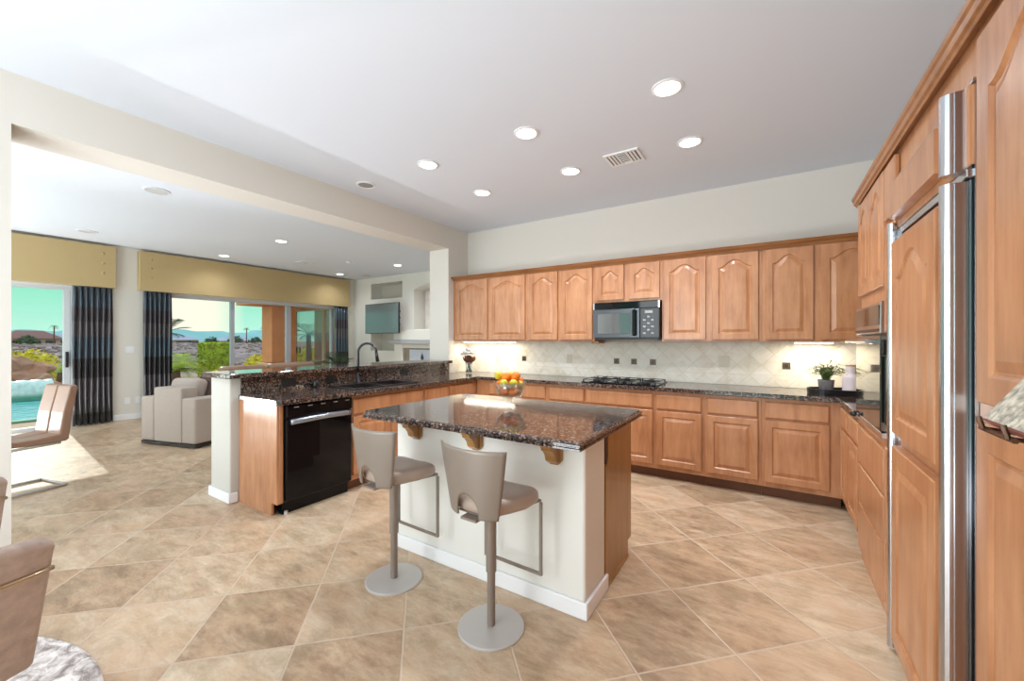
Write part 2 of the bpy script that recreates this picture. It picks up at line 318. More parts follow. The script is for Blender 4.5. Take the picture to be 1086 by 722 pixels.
# ------------------------------------------------------------------ mesh helpers
class MB:
    def __init__(s): s.b = bmesh.new()
    def box(s, x0, x1, y0, y1, z0, z1, M=None):
        v = [s.b.verts.new(p) for p in ((x0,y0,z0),(x1,y0,z0),(x1,y1,z0),(x0,y1,z0),(x0,y0,z1),(x1,y0,z1),(x1,y1,z1),(x0,y1,z1))]
        for f in ((3,2,1,0),(4,5,6,7),(0,1,5,4),(1,2,6,5),(2,3,7,6),(3,0,4,7)): s.b.faces.new([v[i] for i in f])
        if M is not None:
            for q in v: q.co = M @ q.co
        return s
    def prism(s, pts, y0, y1, axis='Y', M=None):
        """extrude a polygon; axis Y: pts are (x,z), axis Z: (x,y), axis X: (y,z)"""
        f = {'Y': lambda p, t: (p[0], t, p[1]), 'Z': lambda p, t: (p[0], p[1], t), 'X': lambda p, t: (t, p[0], p[1])}[axis]
        a = [s.b.verts.new(f(p, y0)) for p in pts]; c = [s.b.verts.new(f(p, y1)) for p in pts]
        s.b.faces.new(a); s.b.faces.new(c[::-1]); n = len(pts)
        for i in range(n): s.b.faces.new((a[(i+1) % n], a[i], c[i], c[(i+1) % n]))
        if M is not None:
            for q in a+c: q.co = M @ q.co
        return s
    def lathe(s, prof, n=24, c=(0, 0), cap=True):
        rings = []
        for r, z in prof: rings.append([s.b.verts.new((c[0]+r*math.cos(2*PI*i/n), c[1]+r*math.sin(2*PI*i/n), z)) for i in range(n)])
        for a, b2 in zip(rings, rings[1:]):
            for i in range(n): s.b.faces.new((a[i], a[(i+1) % n], b2[(i+1) % n], b2[i]))
        if cap:
            s.b.faces.new(rings[0][::-1]); s.b.faces.new(rings[-1])
        return s
    def tube(s, pts, r, n=8, flat=1.0):
        pts = [Vector(p) for p in pts]; rings = []; m = len(pts)
        rr = r if isinstance(r, (list, tuple)) else [r]*m
        t = (pts[1]-pts[0]).normalized(); up = Vector((0, 0, 1)) if abs(t.z) < .9 else Vector((1, 0, 0))
        nrm = t.cross(up).normalized()
        for i, p in enumerate(pts):
            if i == 0: t = (pts[1]-p)
            elif i == m-1: t = (p-pts[-2])
            else: t = (pts[i+1]-p).normalized()+(p-pts[i-1]).normalized()
            t.normalize(); nrm = (nrm-t*nrm.dot(t)).normalized(); bn = t.cross(nrm)
            rings.append([s.b.verts.new(p+nrm*rr[i]*math.cos(2*PI*k/n)+bn*rr[i]*flat*math.sin(2*PI*k/n)) for k in range(n)])
        for a, c in zip(rings, rings[1:]):
            for k in range(n): s.b.faces.new((a[k], a[(k+1) % n], c[(k+1) % n], c[k]))
        s.b.faces.new(rings[0][::-1]); s.b.faces.new(rings[-1]); return s
    def grid(s, P, close=False):
        V = [[s.b.verts.new(p) for p in row] for row in P]
        for a, c in zip(V, V[1:]):
            for i in range(len(a)-1): s.b.faces.new((a[i], a[i+1], c[i+1], c[i]))
        return s
    def ball(s, c, r, sub=2, sc=(1, 1, 1), jit=0.0, seed=0):
        g = bmesh.ops.create_icosphere(s.b, subdivisions=sub, radius=1)
        for v in g['verts']:
            d = v.co.copy()
            k = 1+jit*noise.noise(d*1.3+Vector((seed*7.1, seed*3.3, 0)))+jit*.5*noise.noise(d*3+Vector((seed, 0, seed*2)))
            v.co = Vector((c[0]+d.x*r*sc[0]*k, c[1]+d.y*r*sc[1]*k, c[2]+d.z*r*sc[2]*k))
        return s
    def build(s, name, mat, parent=None, smooth=False, bevel=0, seg=1, sub=0, solid=0, loc=None, rot=None, norm=True):
        if norm: bmesh.ops.recalc_face_normals(s.b, faces=s.b.faces)
        me = bpy.data.meshes.new(name); s.b.to_mesh(me); s.b.free()
        me.materials.append(mat)
        o = bpy.data.objects.new(name, me); C.objects.link(o)
        if smooth:
            for p in me.polygons: p.use_smooth = True
        if solid:
            q = o.modifiers.new('s', 'SOLIDIFY'); q.thickness = solid; q.offset = 0
        if bevel:
            q = o.modifiers.new('b', 'BEVEL'); q.width = bevel; q.segments = seg; q.limit_method = 'ANGLE'; q.angle_limit = 0.6
        if sub:
            q = o.modifiers.new('u', 'SUBSURF'); q.levels = sub; q.render_levels = sub
        if parent: o.parent = parent
        if loc: o.location = loc
        if rot: o.rotation_euler = rot
        return o
def tag(o, label, cat, group=None, kind=None):
    o['label'] = label; o['category'] = cat
    if group: o['group'] = group
    if kind: o['kind'] = kind
    return o
def thing(name, label, cat, loc=(0, 0, 0), rz=0, group=None):
    o = bpy.data.objects.new(name, None); C.objects.link(o); o.location = loc; o.rotation_euler = (0, 0, rz)
    return tag(o, label, cat, group)
def struct(name, mb, mat, **kw):
    o = mb.build(name, mat, **kw); o['kind'] = 'structure'; return o
def copy_thing(r, loc, rz, label):
    def cp(o, par):
        c = o.copy(); C.objects.link(c)
        if par: c.parent = par
        for ch in o.children: cp(ch, c)
        return c
    n = cp(r, None); n.location = loc; n.rotation_euler = (0, 0, rz); n['label'] = label; return n

# ================================================================== ROOM SHELL
ZC = 3.0; XL = -3.86; XL2 = -4.22; YB = 4.80; XR = 1.12; XW = -9.45; YF = 6.9; YS = -2.6
struct('floor', MB().box(XW-.25, XR+.12, YS-.1, YF+.3, -.1, 0), M_floor)
struct('ceiling', MB().box(XW-.25, XR+.12, YS-.1, YF+.3, ZC, ZC+.15), M_ceil)
struct('wall_back', MB().box(XL2, XR+.12, YB, YB+.15, 0, ZC), M_wall)
struct('wall_right', MB().box(XR, XR+.12, YS, YB, 0, ZC), M_wall)
mb = MB(); mb.box(XL2, XL, YS, .43, 0, ZC); mb.box(XL2, XL, 4.36, YB, 0, ZC); mb.box(XL2, XL, .43, 4.36, 2.69, ZC)
struct('wall_left', mb, M_wall)
struct('wall_bar', MB().box(XL2, XL, 1.60, 4.355, 0, 1.058), M_post, bevel=.012, seg=3)
struct('wall_family_return', MB().box(XL2-.02, XL2, YB+.15, YF, 0, ZC), M_wallg)
# wall behind the camera with big openings to daylight
mb = MB(); mb.box(XW, XR, YS-.1, YS, 2.85, ZC); mb.box(XL2-.2, XL+.2, YS-.1, YS, 0, 2.85); mb.box(.75, XR, YS-.1, YS, 0, 2.85); mb.box(XW-.2, XW+.15, YS-.1, YS, 0, 2.85)
struct('wall_front', mb, M_wall)
# window wall of the family room
mb = MB(); a, b_ = XW-.2, XW
mb.box(a, b_, YS, -.7, 0, ZC); mb.box(a, b_, -.7, 1.70, 2.25, ZC); mb.box(a, b_, 1.70, 2.62, 0, ZC); mb.box(a, b_, 2.62, 6.70, 2.25, ZC); mb.box(a, b_, 6.70, YF+.3, 0, ZC)
struct('wall_windows', mb, M_wallg)
def win(name, y0, y1, mull, mat):
    f = MB(); xm0, xm1 = XW-.14, XW-.04
    f.box(xm0, xm1, y0, y1, 2.19, 2.25); f.box(xm0, xm1, y0, y1, 0, .05); f.box(xm0, xm1, y0, y0+.04, .05, 2.19); f.box(xm0, xm1, y1-.04, y1, .05, 2.19)
    o = struct(name, f, M_frame)
    ed = [y0+.04]
    for (c, wd) in mull:
        q = MB().box(xm0+.01, xm1-.01, c-wd/2, c+wd/2, .05, 2.19).build('mullion', mat, o); ed += [c-wd/2, c+wd/2]
    ed.append(y1-.04)
    for i in range(0, len(ed), 2):
        MB().box(XW-.095, XW-.089, ed[i], ed[i+1], .05, 2.19).build('pane', G_win, o)
    return o
w1 = win('window_1', -.7, 1.70, [(.5, .08), (1.62, .07)], M_frame)
MB().box(XW-.04, XW-.005, 1.60, 1.635, .95, 1.2).build('handle', M_black, w1, bevel=.006)
w2 = win('window_2', 2.62, 6.70, [(2.90, .07), (3.995, .065), (5.165, .10), (6.28, .06)], M_alum)
# TV wall with recesses
def wall_with_holes(name, x0, x1, yf, depth, holes, mat, matn):
    xs = sorted({x0, x1, *[h[0] for h in holes], *[h[1] for h in holes]}); zs = sorted({0, ZC, *[h[2] for h in holes], *[h[3] for h in holes]})
    m = MB()
    for i in range(len(xs)-1):
        for j in range(len(zs)-1):
            cx, cz = (xs[i]+xs[i+1])/2, (zs[j]+zs[j+1])/2
            if any(h[0] < cx < h[1] and h[2] < cz < h[3] for h in holes): continue
            m.box(xs[i], xs[i+1], yf, yf+depth, zs[j], zs[j+1])
    bmesh.ops.remove_doubles(m.b, verts=m.b.verts, dist=1e-5)
    o = struct(name, m, mat)
    return o
wall_with_holes('wall_tv', XW, XL2-.02, YF, .35, [(-8.77, -7.60, 2.44, 2.84), (-8.77, -7.66, 1.12, 1.56), (-7.20, -6.2, 1.65, 2.72)], M_wallg, M_niche)
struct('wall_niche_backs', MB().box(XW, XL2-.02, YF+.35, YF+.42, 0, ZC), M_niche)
# arched head of the right recess and its marble slab
pts = [(-7.20, 2.72)]
for i in range(0, 13):
    t = i/12; pts.append((-7.20+1.0*t, 2.60+.12*math.sin(PI*t)))
pts.append((-6.2, 2.72))
struct('trim_1', MB().prism(pts, YF+.002, YF+.34), M_wallg)
M_slab = pmat('veined_slab', srgb(216, 206, 200), 0.3, noise_s=6, noise_a=0.12)
tag(MB().box(-7.14, -6.26, YF+.325, YF+.349, 1.652, 2.58).build('marble_slab', M_slab, bevel=.004), 'pale veined stone slab set inside the arched wall recess', 'panel')
# fireplace: stepped breast, mantel shelf, firebox
fp = thing('fireplace', 'white fireplace surround with grey mantel shelf beside the television', 'fireplace', (-6.75, 6.7, 0))
mb = MB(); mb.box(-.91, .9, -.02, .195, 1.395, 1.63); mb.box(-.91, -.62, 0, .195, 0, 1.30); mb.box(.5, .9, 0, .195, 0, 1.30); mb.box(-.62, .5, 0, .195, 1.20, 1.30)
mb.build('surround', M_wallg, fp, bevel=.01)
MB().prism([(-.98, 1.395), (.95, 1.395), (.95, 1.35), (.90, 1.30), (-.91, 1.30), (-.98, 1.35)], -.10, .195).build('mantel_shelf', pmat('mantel_grey', srgb(176, 176, 178), .5), fp, bevel=.006)
MB().box(-.615, .495, .06, .19, 0, 1.195).build('firebox', pmat('firebox_tan', srgb(160, 146, 130), .8), fp)
fs = MB().box(-.42, .47, .03, .05, .02, 1.17).build('fire_screen', pmat('screen_pale_blue', srgb(206, 212, 226), .4, noise_s=30, noise_a=.12), fp, bevel=.004)
mb = MB(); mb.prism([(-.05, .98), (.0, .90), (.05, .98), (0, 1.09)], .02, .03); mb.box(-.42, .47, .022, .03, .80, .83); mb.build('ornament', M_grey, fs)
# header strip/baseboards
def base_run(name, x0, x1, y0, y1, h=.10):
    return struct(name, MB().box(x0, x1, y0, y1, 0, h), M_base, bevel=.008, seg=2)
base_run('baseboard_windows', XW, XW+.015, 1.72, 2.6)
mb = MB(); mb.box(XL2-.016, XL+.016, 1.584, 1.60, 0, .085); mb.box(XL2-.016, XL2, 1.60, 4.36, 0, .085); mb.box(XL, XL+.016, 1.60, 1.66, 0, .085)
struct('baseboard_bar', mb, M_base, bevel=.005)
base_run('baseboard_left', XL, XL+.016, YS, .43, .085)
base_run('baseboard_tv', XW+.02, -7.7, YF-.015, YF)

# ================================================================== CABINETS
def arch(t, h):
    if h == 0: return 0
    k = min(max((t-.06)/.88, 0), 1)
    return h*(.5-.5*math.cos(2*PI*k))**.72
def door(x0, x1, z0, z1, h=0.0, fr=.058, t=.02, name='door', parent=None, mat=None, plain=False):
    """raised-panel door; front towards -y, cathedral arch height h"""
    mb = MB(); B = mb.b; N = 22 if h else 1
    W_ = x1-x0
    if plain:
        rings = [(0.0, 0.0), (.006, -.0)]
        mb.box(x0, x1, -t, -.001, z0, z1)
        return mb.build(name, mat or W, parent, bevel=.006, seg=2)
    def loop(m, y, rect=False):
        xa, xb = x0+m, x1-m; za, zb = z0+m, z1-m
        P = [(xa, y, za), (xb, y, za)]
        for i in range(N+1):
            s_ = 1-i/N; xx = xa+(xb-xa)*s_
            zz = zb if rect or not h else zb-h+arch(s_, h)
            P.append((xx, y, zz))
        return [B.verts.new(p) for p in P]
    L = [loop(0, -.001, True), loop(0, -t+.004, True), loop(.004, -t, True), loop(fr-.004, -t, False), loop(fr, -t+.004), loop(fr+.004, -t+.0085), loop(fr+.012, -t+.0085), loop(fr+.036, -t+.001), loop(fr+.040, -t)]
    for a, c in zip(L, L[1:]):
        n = len(a)
        for i in range(n): B.faces.new((a[i], a[(i+1) % n], c[(i+1) % n], c[i]))
    B.faces.new(L[-1]); B.faces.new(L[0][::-1])
    return mb.build(name, mat or W, parent)
def drawer(x0, x1, z0, z1, parent, name='drawer'):
    mb = MB(); B = mb.b
    def loop(m, y): return [B.verts.new(p) for p in ((x0+m, y, z0+m), (x1-m, y, z0+m), (x1-m, y, z1-m), (x0+m, y, z1-m))]
    L = [loop(0, -.001), loop(0, -.012), loop(.010, -.020), loop(.012, -.0205)]
    for a, c in zip(L, L[1:]):
        for i in range(4): B.faces.new((a[i], a[(i+1) % 4], c[(i+1) % 4], c[i]))
    B.faces.new(L[-1]); B.faces.new(L[0][::-1])
    return mb.build(name, W, parent)
def base_cab(label, loc, rz, w, cols, depth=.59, h=.876, dz=(.700, .845), doors=True, group='base cabinets', extra=None, toe=.075):
    o = thing('base_cabinet', label, 'cabinet', loc, rz, group)
    mb = MB(); mb.box(0, w, 0, depth, .10, h)
    mb.build('carcass', W, o, bevel=.001)
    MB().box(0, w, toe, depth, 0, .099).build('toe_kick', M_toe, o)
    for c in cols:
        xa, xb, kind = c
        if 'd' in kind: drawer(xa, xb, dz[0], dz[1], o)
        if 'D' in kind: door(xa, xb, .145, .682, 0, parent=o)
        if '2' in kind:
            m = (xa+xb)/2; door(xa, m-.004, .145, .682, 0, parent=o); door(m+.004, xb, .145, .682, 0, parent=o)
    return o
GB = 'base cabinets along the back wall'
FYB = 4.19
def bb(label, xa, xb, cols):
    base_cab(label, (xa, FYB, 0), 0, xb-xa-.001, [(c0-xa, c1-xa, k) for c0, c1, k in cols], group=GB)
bb('maple base cabinet in the back left corner behind the fruit bowl', -3.228, -2.57, [(-3.02, -2.583, 'dD')])
bb('maple base cabinet second from the back left corner, half behind fruit bowl', -2.57, -2.185, [(-2.557, -2.209, 'dD')])
bb('maple base cabinet directly left of the cooktop cabinet', -2.185, -1.719, [(-2.16, -1.73, 'dD')])
bb('wide maple base cabinet under the gas cooktop with one long drawer front', -1.719, -.977, [(-1.708, -.996, 'd2')])
bb('maple base cabinet just right of the cooktop cabinet, beside the island corner', -.977, -.523, [(-.959, -.547, 'dD')])
bb('middle maple base cabinet of the three standing clear right of the island', -.523, -.068, [(-.499, -.092, 'dD')])
bb('widest maple base cabinet next to the back right corner', -.068, .49, [(-.043, .407, 'dD')])
# right-hand small cabinets (front faces -X; local x runs toward the camera)
FX = .49
GR = 'base cabinets along the right wall'
base_cab('narrow maple base cabinet nearest the back right corner, facing left', (FX, 4.188, 0), -PI/2, .352, [(.03, .345, 'dD')], group=GR, depth=.6)
base_cab('narrow maple base cabinet beside the wall oven cabinet', (FX, 3.835, 0), -PI/2, .452, [(.012, .43, 'dD')], group=GR, depth=.6)
# peninsula (front faces +X; local x runs toward +Y)
FP = -3.23
GP = 'base cabinets of the sink peninsula'
def pb(label, ya, yb, cols):
    return base_cab(label, (FP, ya, 0), PI/2, yb-ya-.001, [(c0-ya, c1-ya, k) for c0, c1, k in cols], group=GP, depth=.615)
pb('wide maple sink cabinet with a long false drawer, right of the dishwasher', 2.315, 3.235, [(2.335, 3.215, 'd2')])
pb('narrow maple base cabinet right of the sink cabinet', 3.235, 3.645, [(3.25, 3.63, 'dD')])
pb('maple base cabinet at the inner corner of the sink run', 3.645, 4.185, [(3.665, 4.09, 'dD')])
# end panel + stile of the dishwasher bay
ep = thing('cabinet_end_panel', 'pale sunlit maple end panel between the white post and dishwasher', 'panel', (0, 0, 0))
MB().prism([(-3.845, 0), (-3.31, 0), (-3.31, .10), (-3.23, .10), (-3.23, .876), (-3.845, .876)], 1.662, 1.682).build('side_panel', W, ep)
MB().box(-3.30, -3.228, 1.683, 1.712, .10, .876).build('stile', W, ep, bevel=.002)

# dishwasher
dw = thing('dishwasher', 'black built-in dishwasher in the peninsula beside the white post', 'dishwasher', (-3.215, 1.716, 0), PI/2)
MB().box(0, .593, .02, .58, .10, .872).build('tub', M_black, dw)
MB().box(.004, .589, -.022, .018, .115, .76).build('door', M_dark, dw, bevel=.008, seg=2)
pn = MB().box(.004, .589, -.024, .018, .765, .868).build('control_panel', M_dark, dw, bevel=.006, seg=2)
for i in range(5): MB().box(.06+i*.115, .10+i*.115, -.0255, -.0243, .845, .851).build('vent_mark', M_btn, pn)
pts = [(.03, -.03, .742)] + [(.03+.533*i/12, -.034-.028*math.sin(PI*i/12), .735+.012*math.sin(PI*i/12)) for i in range(13)] + [(.563, -.03, .742)]
hd = MB().tube(pts[1:-1], .016, 8, 1.5).build('handle', pmat('grey_metal_plastic', srgb(150, 156, 166), .2, metal=.7), dw, smooth=True)
mb = MB()
for i in range(9): mb.box(.19+i*.022, .205+i*.022, -.0785+abs(i-4)*.0012, -.0765+abs(i-4)*.0012, .746, .752)
mb.build('button_marks', M_btn, hd)
MB().box(.0, .593, .045, .1, .0, .098).build('kick_plate', M_dark, dw)
mb = MB(); mb.lathe([(.014, 0), (.014, .03)], 10, (.02, .02)); mb.build('foot', M_steel, dw)

# ---- uppers
def upper_cab(label, x0, x1, z0, z1, ds, group='wall cabinets along the back wall'):
    o = thing('wall_cabinet', label, 'cabinet', (x0, 4.47, 0), 0, group)
    MB().box(0, x1-x0-.001, 0, .325, z0, z1).build('carcass', W, o, bevel=.0015)
    for a, b2, c, d, h in ds: door(a-x0, b2-x0, c, d, h, fr=.062, parent=o)
    return o
ZU0, ZU1 = 1.372, 2.245; D0, D1 = 1.388, 2.225
upper_cab('double door maple wall cabinet in the back left corner over the flower vase', -3.858, -2.625, ZU0, ZU1, [(-3.797, -3.247, D0, D1, .075), (-3.215, -2.65, D0, D1, .075)])
upper_cab('double door maple wall cabinet just left of the microwave', -2.625, -1.717, ZU0, ZU1, [(-2.595, -2.189, D0, D1, .07), (-2.151, -1.742, D0, D1, .07)])
upper_cab('short maple wall cabinet with two small doors above the microwave', -1.717, -.970, 1.812, ZU1, [(-1.69, -1.372, 1.835, D1, .06), (-1.315, -.99, 1.835, D1, .06)])
upper_cab('double door maple wall cabinet just right of the microwave', -.970, -.068, ZU0, ZU1, [(-.951, -.545, D0, D1, .07), (-.49, -.094, D0, D1, .07)])
upper_cab('double door maple wall cabinet in the back right corner over the potted plant', -.068, .80, ZU0, ZU1, [(-.042, .322, D0, D1, .07), (.375, .79, D0, D1, .07)])
def crown(name, pts_prof, a, b2, axis, label):
    m = MB().prism(pts_prof, a, b2, axis).build(name, WP, bevel=.002)
    return tag(m, label, 'moulding')
crown('crown_moulding', [(4.468, 2.246), (4.452, 2.232), (4.445, 2.246), (4.436, 2.256), (4.420, 2.262), (4.408, 2.278), (4.400, 2.285), (4.79, 2.285), (4.79, 2.246)], -3.858, .80, 'X', 'long maple crown moulding on top of the back wall cabinets')

# microwave
mw = thing('microwave', 'black and grey over-the-range microwave between the wall cabinets', 'microwave', (-1.712, 4.42, 1.40))
w_, h_ = .737, .405
MB().box(.004, w_-.004, 0, .37, 0, h_).build('body', M_black, mw, bevel=.004)
g_ = MB().box(.02, w_-.02, -.018, -.001, h_-.075, h_-.004).build('vent_grille', M_dark, mw, bevel=.003)
MB().box(.004, .018, -.02, -.001, h_-.075, h_-.004).build('grille_end', M_ss, mw); MB().box(w_-.018, w_-.004, -.02, -.001, h_-.075, h_-.004).build('grille_end', M_ss, mw)
dr = MB().box(.004, .53, -.03, -.001, .01, h_-.079).build('door', pmat('grey_frame_plastic', srgb(84, 88, 94), .2, metal=.4), mw, bevel=.006, seg=2)
MB().box(.06, .43, -.034, -.0305, .055, h_-.125).build('window', M_mwglass, dr, bevel=.002)
hd = MB().box(.455, .50, -.06, -.031, .03, h_-.09).build('handle', M_dark, dr, bevel=.012, seg=3)
mb = MB()
for i in range(10): mb.box(.44, .452, -.033, -.0305, .035+i*.027, .048+i*.027)
mb.build('louvre', M_black, dr)
cp = MB().box(.534, w_-.004, -.03, -.001, .01, h_-.079).build('control_panel', M_dark, mw, bevel=.004)
MB().box(.585, .665, -.033, -.0305, .272, .300).build('display', M_btn, cp)
for r in range(6):
    for k in range(3):
        MB().box(.566+k*.042, .594+k*.042, -.033, -.0305, .05+r*.035, .068+r*.035).build('button', M_grey if (r+k) % 2 else M_btn, cp)
mb = MB().box(.03, w_-.03, .02, .30, -.012, -.001).build('underside', M_grey, mw)
tag(MB().box(-1.77, -1.68, 4.50, 4.70, 1.345, 1.371).build('wooden_block', WG, bevel=.004), 'small wooden block under the wall cabinet left of the microwave', 'block')

# ---- oven column
ov = thing('oven_cabinet', 'tall maple cabinet holding the black wall oven on the right', 'cabinet', (FX, 3.375, 0), -PI/2)
wv = .700
mb = MB(); mb.box(0, wv, 0, .625, 0, .885); mb.box(0, wv, 0, .625, 1.585, 2.245); mb.box(0, .012, 0, .625, .885, 1.585); mb.box(wv-.012, wv, 0, .625, .885, 1.585); mb.box(.012, wv-.012, .58, .625, .885, 1.585)
mb.build('carcass', W, ov)
door(.015, .335, 1.655, 2.225, .065, parent=ov); door(.345, .685, 1.655, 2.225, .065, parent=ov)
for a, b2 in ((.615, .838), (.372, .600), (.075, .357)): door(.012, .688, a, b2, plain=True, name='drawer', parent=ov)
oc = thing('wall_oven', 'black glass wall oven with steel handle in the right cabinet run', 'oven', (FX, 3.375, 0), -PI/2)
MB().box(.016, wv-.016, .0, .55, .89, 1.58).build('body', M_black, oc)
pn = MB(); pn.prism([(-.001, 1.415), (-.001, 1.578), (-.028, 1.575), (-.03, 1.45), (-.03, 1.415)], .016, wv-.016, 'X'); pn = pn.build('control_panel', M_ss, oc, bevel=.003)
MB().box(.03, wv-.03, -.034, -.0305, 1.46, 1.560).build('control_glass', M_oven, pn)
MB().box(.03, wv-.03, -.034, -.0305, 1.425, 1.440).build('vent_slot', M_black, pn)
dd = MB().box(.016, wv-.016, -.03, -.001, .925, 1.405).build('door', M_oven, oc, bevel=.003)
mb = MB(); mb.tube([(.02, -.075, 1.375), (wv-.02, -.075, 1.375)], .013, 10); mb.box(.04, .06, -.07, -.031, 1.365, 1.385); mb.box(wv-.06, wv-.04, -.07, -.031, 1.365, 1.385)
mb.build('handle', M_ss, dd, smooth=False)
st = MB().box(.016, wv-.016, -.026, -.001, .89, .920).build('lower_trim', M_ss, oc, bevel=.002)
mb = MB(); mb.lathe([(.0, 0), (.018, 0.0), (.018, .012), (.012, .03), (0.001, .032)], 14, cap=False)
mb.build('knob', M_black, oc, loc=(.03, -.031, .915), rot=(PI/2, 0, 0), smooth=True)
# narrow column beside the fridge
nc = thing('tall_filler_cabinet', 'narrow tall maple cabinet with a black glass panel beside refrigerator', 'cabinet', (FX, 2.672, 0), -PI/2)
MB().box(0, .222, 0, .625, 0, 2.245).build('carcass', W, nc)
door(.012, .21, 1.42, 1.93, .04, fr=.04, parent=nc); MB().box(.012, .21, -.02, -.001, 1.96, 2.22).build('upper_rail', W, nc, bevel=.004)
door(.012, .21, .08, .86, 0, fr=.04, parent=nc)
MB().box(.012, .21, -.018, -.001, .965, 1.30).build('black_panel', M_dark, nc, bevel=.004)
MB().box(.012, .21, -.012, -.001, 1.305, 1.385).build('steel_panel', M_oven, nc, bevel=.002)
# refrigerator, Y 2.445 .. 1.65
rf = thing('refrigerator', 'built-in refrigerator with maple panels and full height steel edge handles', 'refrigerator', (FX, 2.448, 0), -PI/2)
wf = .80
MB().box(.0, wf, .0, .62, .0, 2.115).build('body', M_grey, rf)
MB().box(.04, wf-.01, -.02, -.001, 1.875, 2.105).build('top_grille_panel', W, rf, bevel=.004)
mb = MB(); mb.prism([(-.021, 1.905), (-.052, 1.912), (-.052, 2.052), (-.021, 2.06)], .06, wf-.16, 'X'); mb.build('top_raised_panel', W, rf)
MB().box(.0, wf, -.012, -.001, 2.106, 2.116).build('top_trim', M_ss, rf)
MB().box(.04, wf-.01, -.022, -.001, 1.842, 1.866).build('mid_trim', M_ss, rf, bevel=.002)
dpn = MB().box(.075, wf-.075, -.016, -.001, .07, 1.835).build('door_panel', W, rf, bevel=.002)
o1 = door(.10, wf-.16, .985, 1.80, .09, fr=.075, t=.036, parent=rf, name='upper_raised_panel'); o1.location.y = -.016
o2 = door(.10, wf-.16, .09, .93, 0, fr=.075, t=.036, parent=rf, name='lower_raised_panel'); o2.location.y = -.016
mb = MB(); mb.tube([(.018, -.035, .02), (.018, -.035, 1.90)], .016, 12); mb.box(.0, .03, -.03, -.001, .02, 1.885); mb.box(.028, .072, -.012, -.001, .03, 1.87)
mb.build('edge_trim', M_ss, rf, smooth=False)
mb = MB(); mb.tube([(wf-.055, -.045, .0), (wf-.055, -.045, 1.838)], .022, 14); mb.box(wf-.075, wf-.03, -.04, -.001, .0, 1.836); mb.build('handle', M_ss, rf)
mb = MB(); mb.tube([(wf-.055, -.045, 1.865), (wf-.055, -.045, 2.10)], .022, 14); mb.box(wf-.075, wf-.03, -.04, -.001, 1.866, 2.10); mb.build('upper_edge_trim', M_ss, rf)
MB().box(wf-.028, wf-.012, -.012, -.001, .0, 2.10).build('dark_gap_strip', M_dark, rf)  # black strip put in for the dark shaded gap beside the handle
MB().box(wf-.011, wf, -.008, -.001, .0, 2.10).build('side_trim', M_ss, rf)
tag(MB().box(FX, FX+.6, 1.65, 2.447, 2.117, 2.245).build('fascia_panel', W, bevel=.001), 'plain maple fascia board above the refrigerator below the crown', 'panel')
mb = MB().box(FX-.018, FX-.001, 2.30, 2.445, 2.15, 2.225)
# pantry toward the camera
pt = thing('pantry_cabinet', 'tall maple pantry cabinet at the right edge nearest the camera', 'cabinet', (FX, 1.645, 0), -PI/2)
MB().box(0, 1.90, 0, .62, .0, 2.245).build('carcass', W, pt)
for x0 in (.055, .66, 1.27):
    door(x0, x0+.575, 1.215, 2.19, .09, fr=.075, t=.024, parent=pt); door(x0, x0+.575, .10, 1.165, 0, fr=.075, t=.024, parent=pt)
crown('crown_moulding', [(.467, 2.246), (.467, 2.228), (.464, 2.230), (.460, 2.238), (.452, 2.244), (.448, 2.262), (.442, 2.270), (.438, 2.285), (.9, 2.285), (.9, 2.246)], -.25, 3.38, 'Y', 'maple crown moulding running along the right tall cabinets').rotation_euler = (0, 0, 0)

# ================================================================== COUNTERS AND SPLASH
def slab(name, poly, z0, z1, label, cat='countertop', mat=None, bev=.006):
    return tag(MB().prism(poly, z0, z1, 'Z').build(name, mat or M_gran, bevel=bev, seg=2), label, cat)
# continuous L+L worktop with a cutout left for the sink
ct = MB()
YE = 4.145; XE = .462; XP = -3.165
sx0, sx1, sy0, sy1 = -3.66, -3.29, 2.42, 3.18
ct.prism([(XP, sy1), (XP, YE), (XE, YE), (XE, 3.378), (1.115, 3.378), (1.115, 4.785), (-3.835, 4.785), (-3.835, sy1)], .878, .918, 'Z')
ct.prism([(-3.835, sy0), (-3.835, 1.66), (-3.80, 1.640), (-3.19, 1.640), (XP, 1.665), (XP, sy0)], .878, .918, 'Z')
ct.box(-3.835, sx0, sy0, sy1, .878, .918); ct.box(sx1, XP, sy0, sy1, .878, .918)
bmesh.ops.remove_doubles(ct.b, verts=ct.b.verts, dist=1e-5)
tag(ct.build('worktop', M_gran, bevel=.005, seg=2), 'brown speckled granite worktop wrapping the sink run and back wall', 'countertop')
slab('bar_counter', [(XL2-.04, 1.545), (-3.80, 1.545), (-3.775, 1.57), (-3.775, 4.355), (XL2-.04, 4.355)], 1.060, 1.100, 'raised granite bar top over the peninsula half wall')
tag(MB().box(-3.858, -3.840, 1.682, 4.355, .880, 1.058).build('granite_splash', M_gran), 'dark speckled granite upstand behind the sink under the bar top', 'backsplash')
tag(MB().box(XL+.002, 1.118, YB-.012, YB-.001, .920, 1.371).build('tile_backsplash', M_splash), 'cream tumbled stone backsplash laid diagonally along the back wall', 'backsplash')
tag(MB().box(XR-.013, XR-.002, 3.38, YB-.014, .920, 1.60).build('tile_backsplash', M_splash), 'cream tiled backsplash on the short right wall beside oven cabinet', 'backsplash')
tag(MB().box(XL+.001, XL+.010, 4.365, YB-.014, .920, 1.371).build('tile_backsplash', M_splash), 'cream tiled backsplash strip in the corner behind the flower vase', 'backsplash')
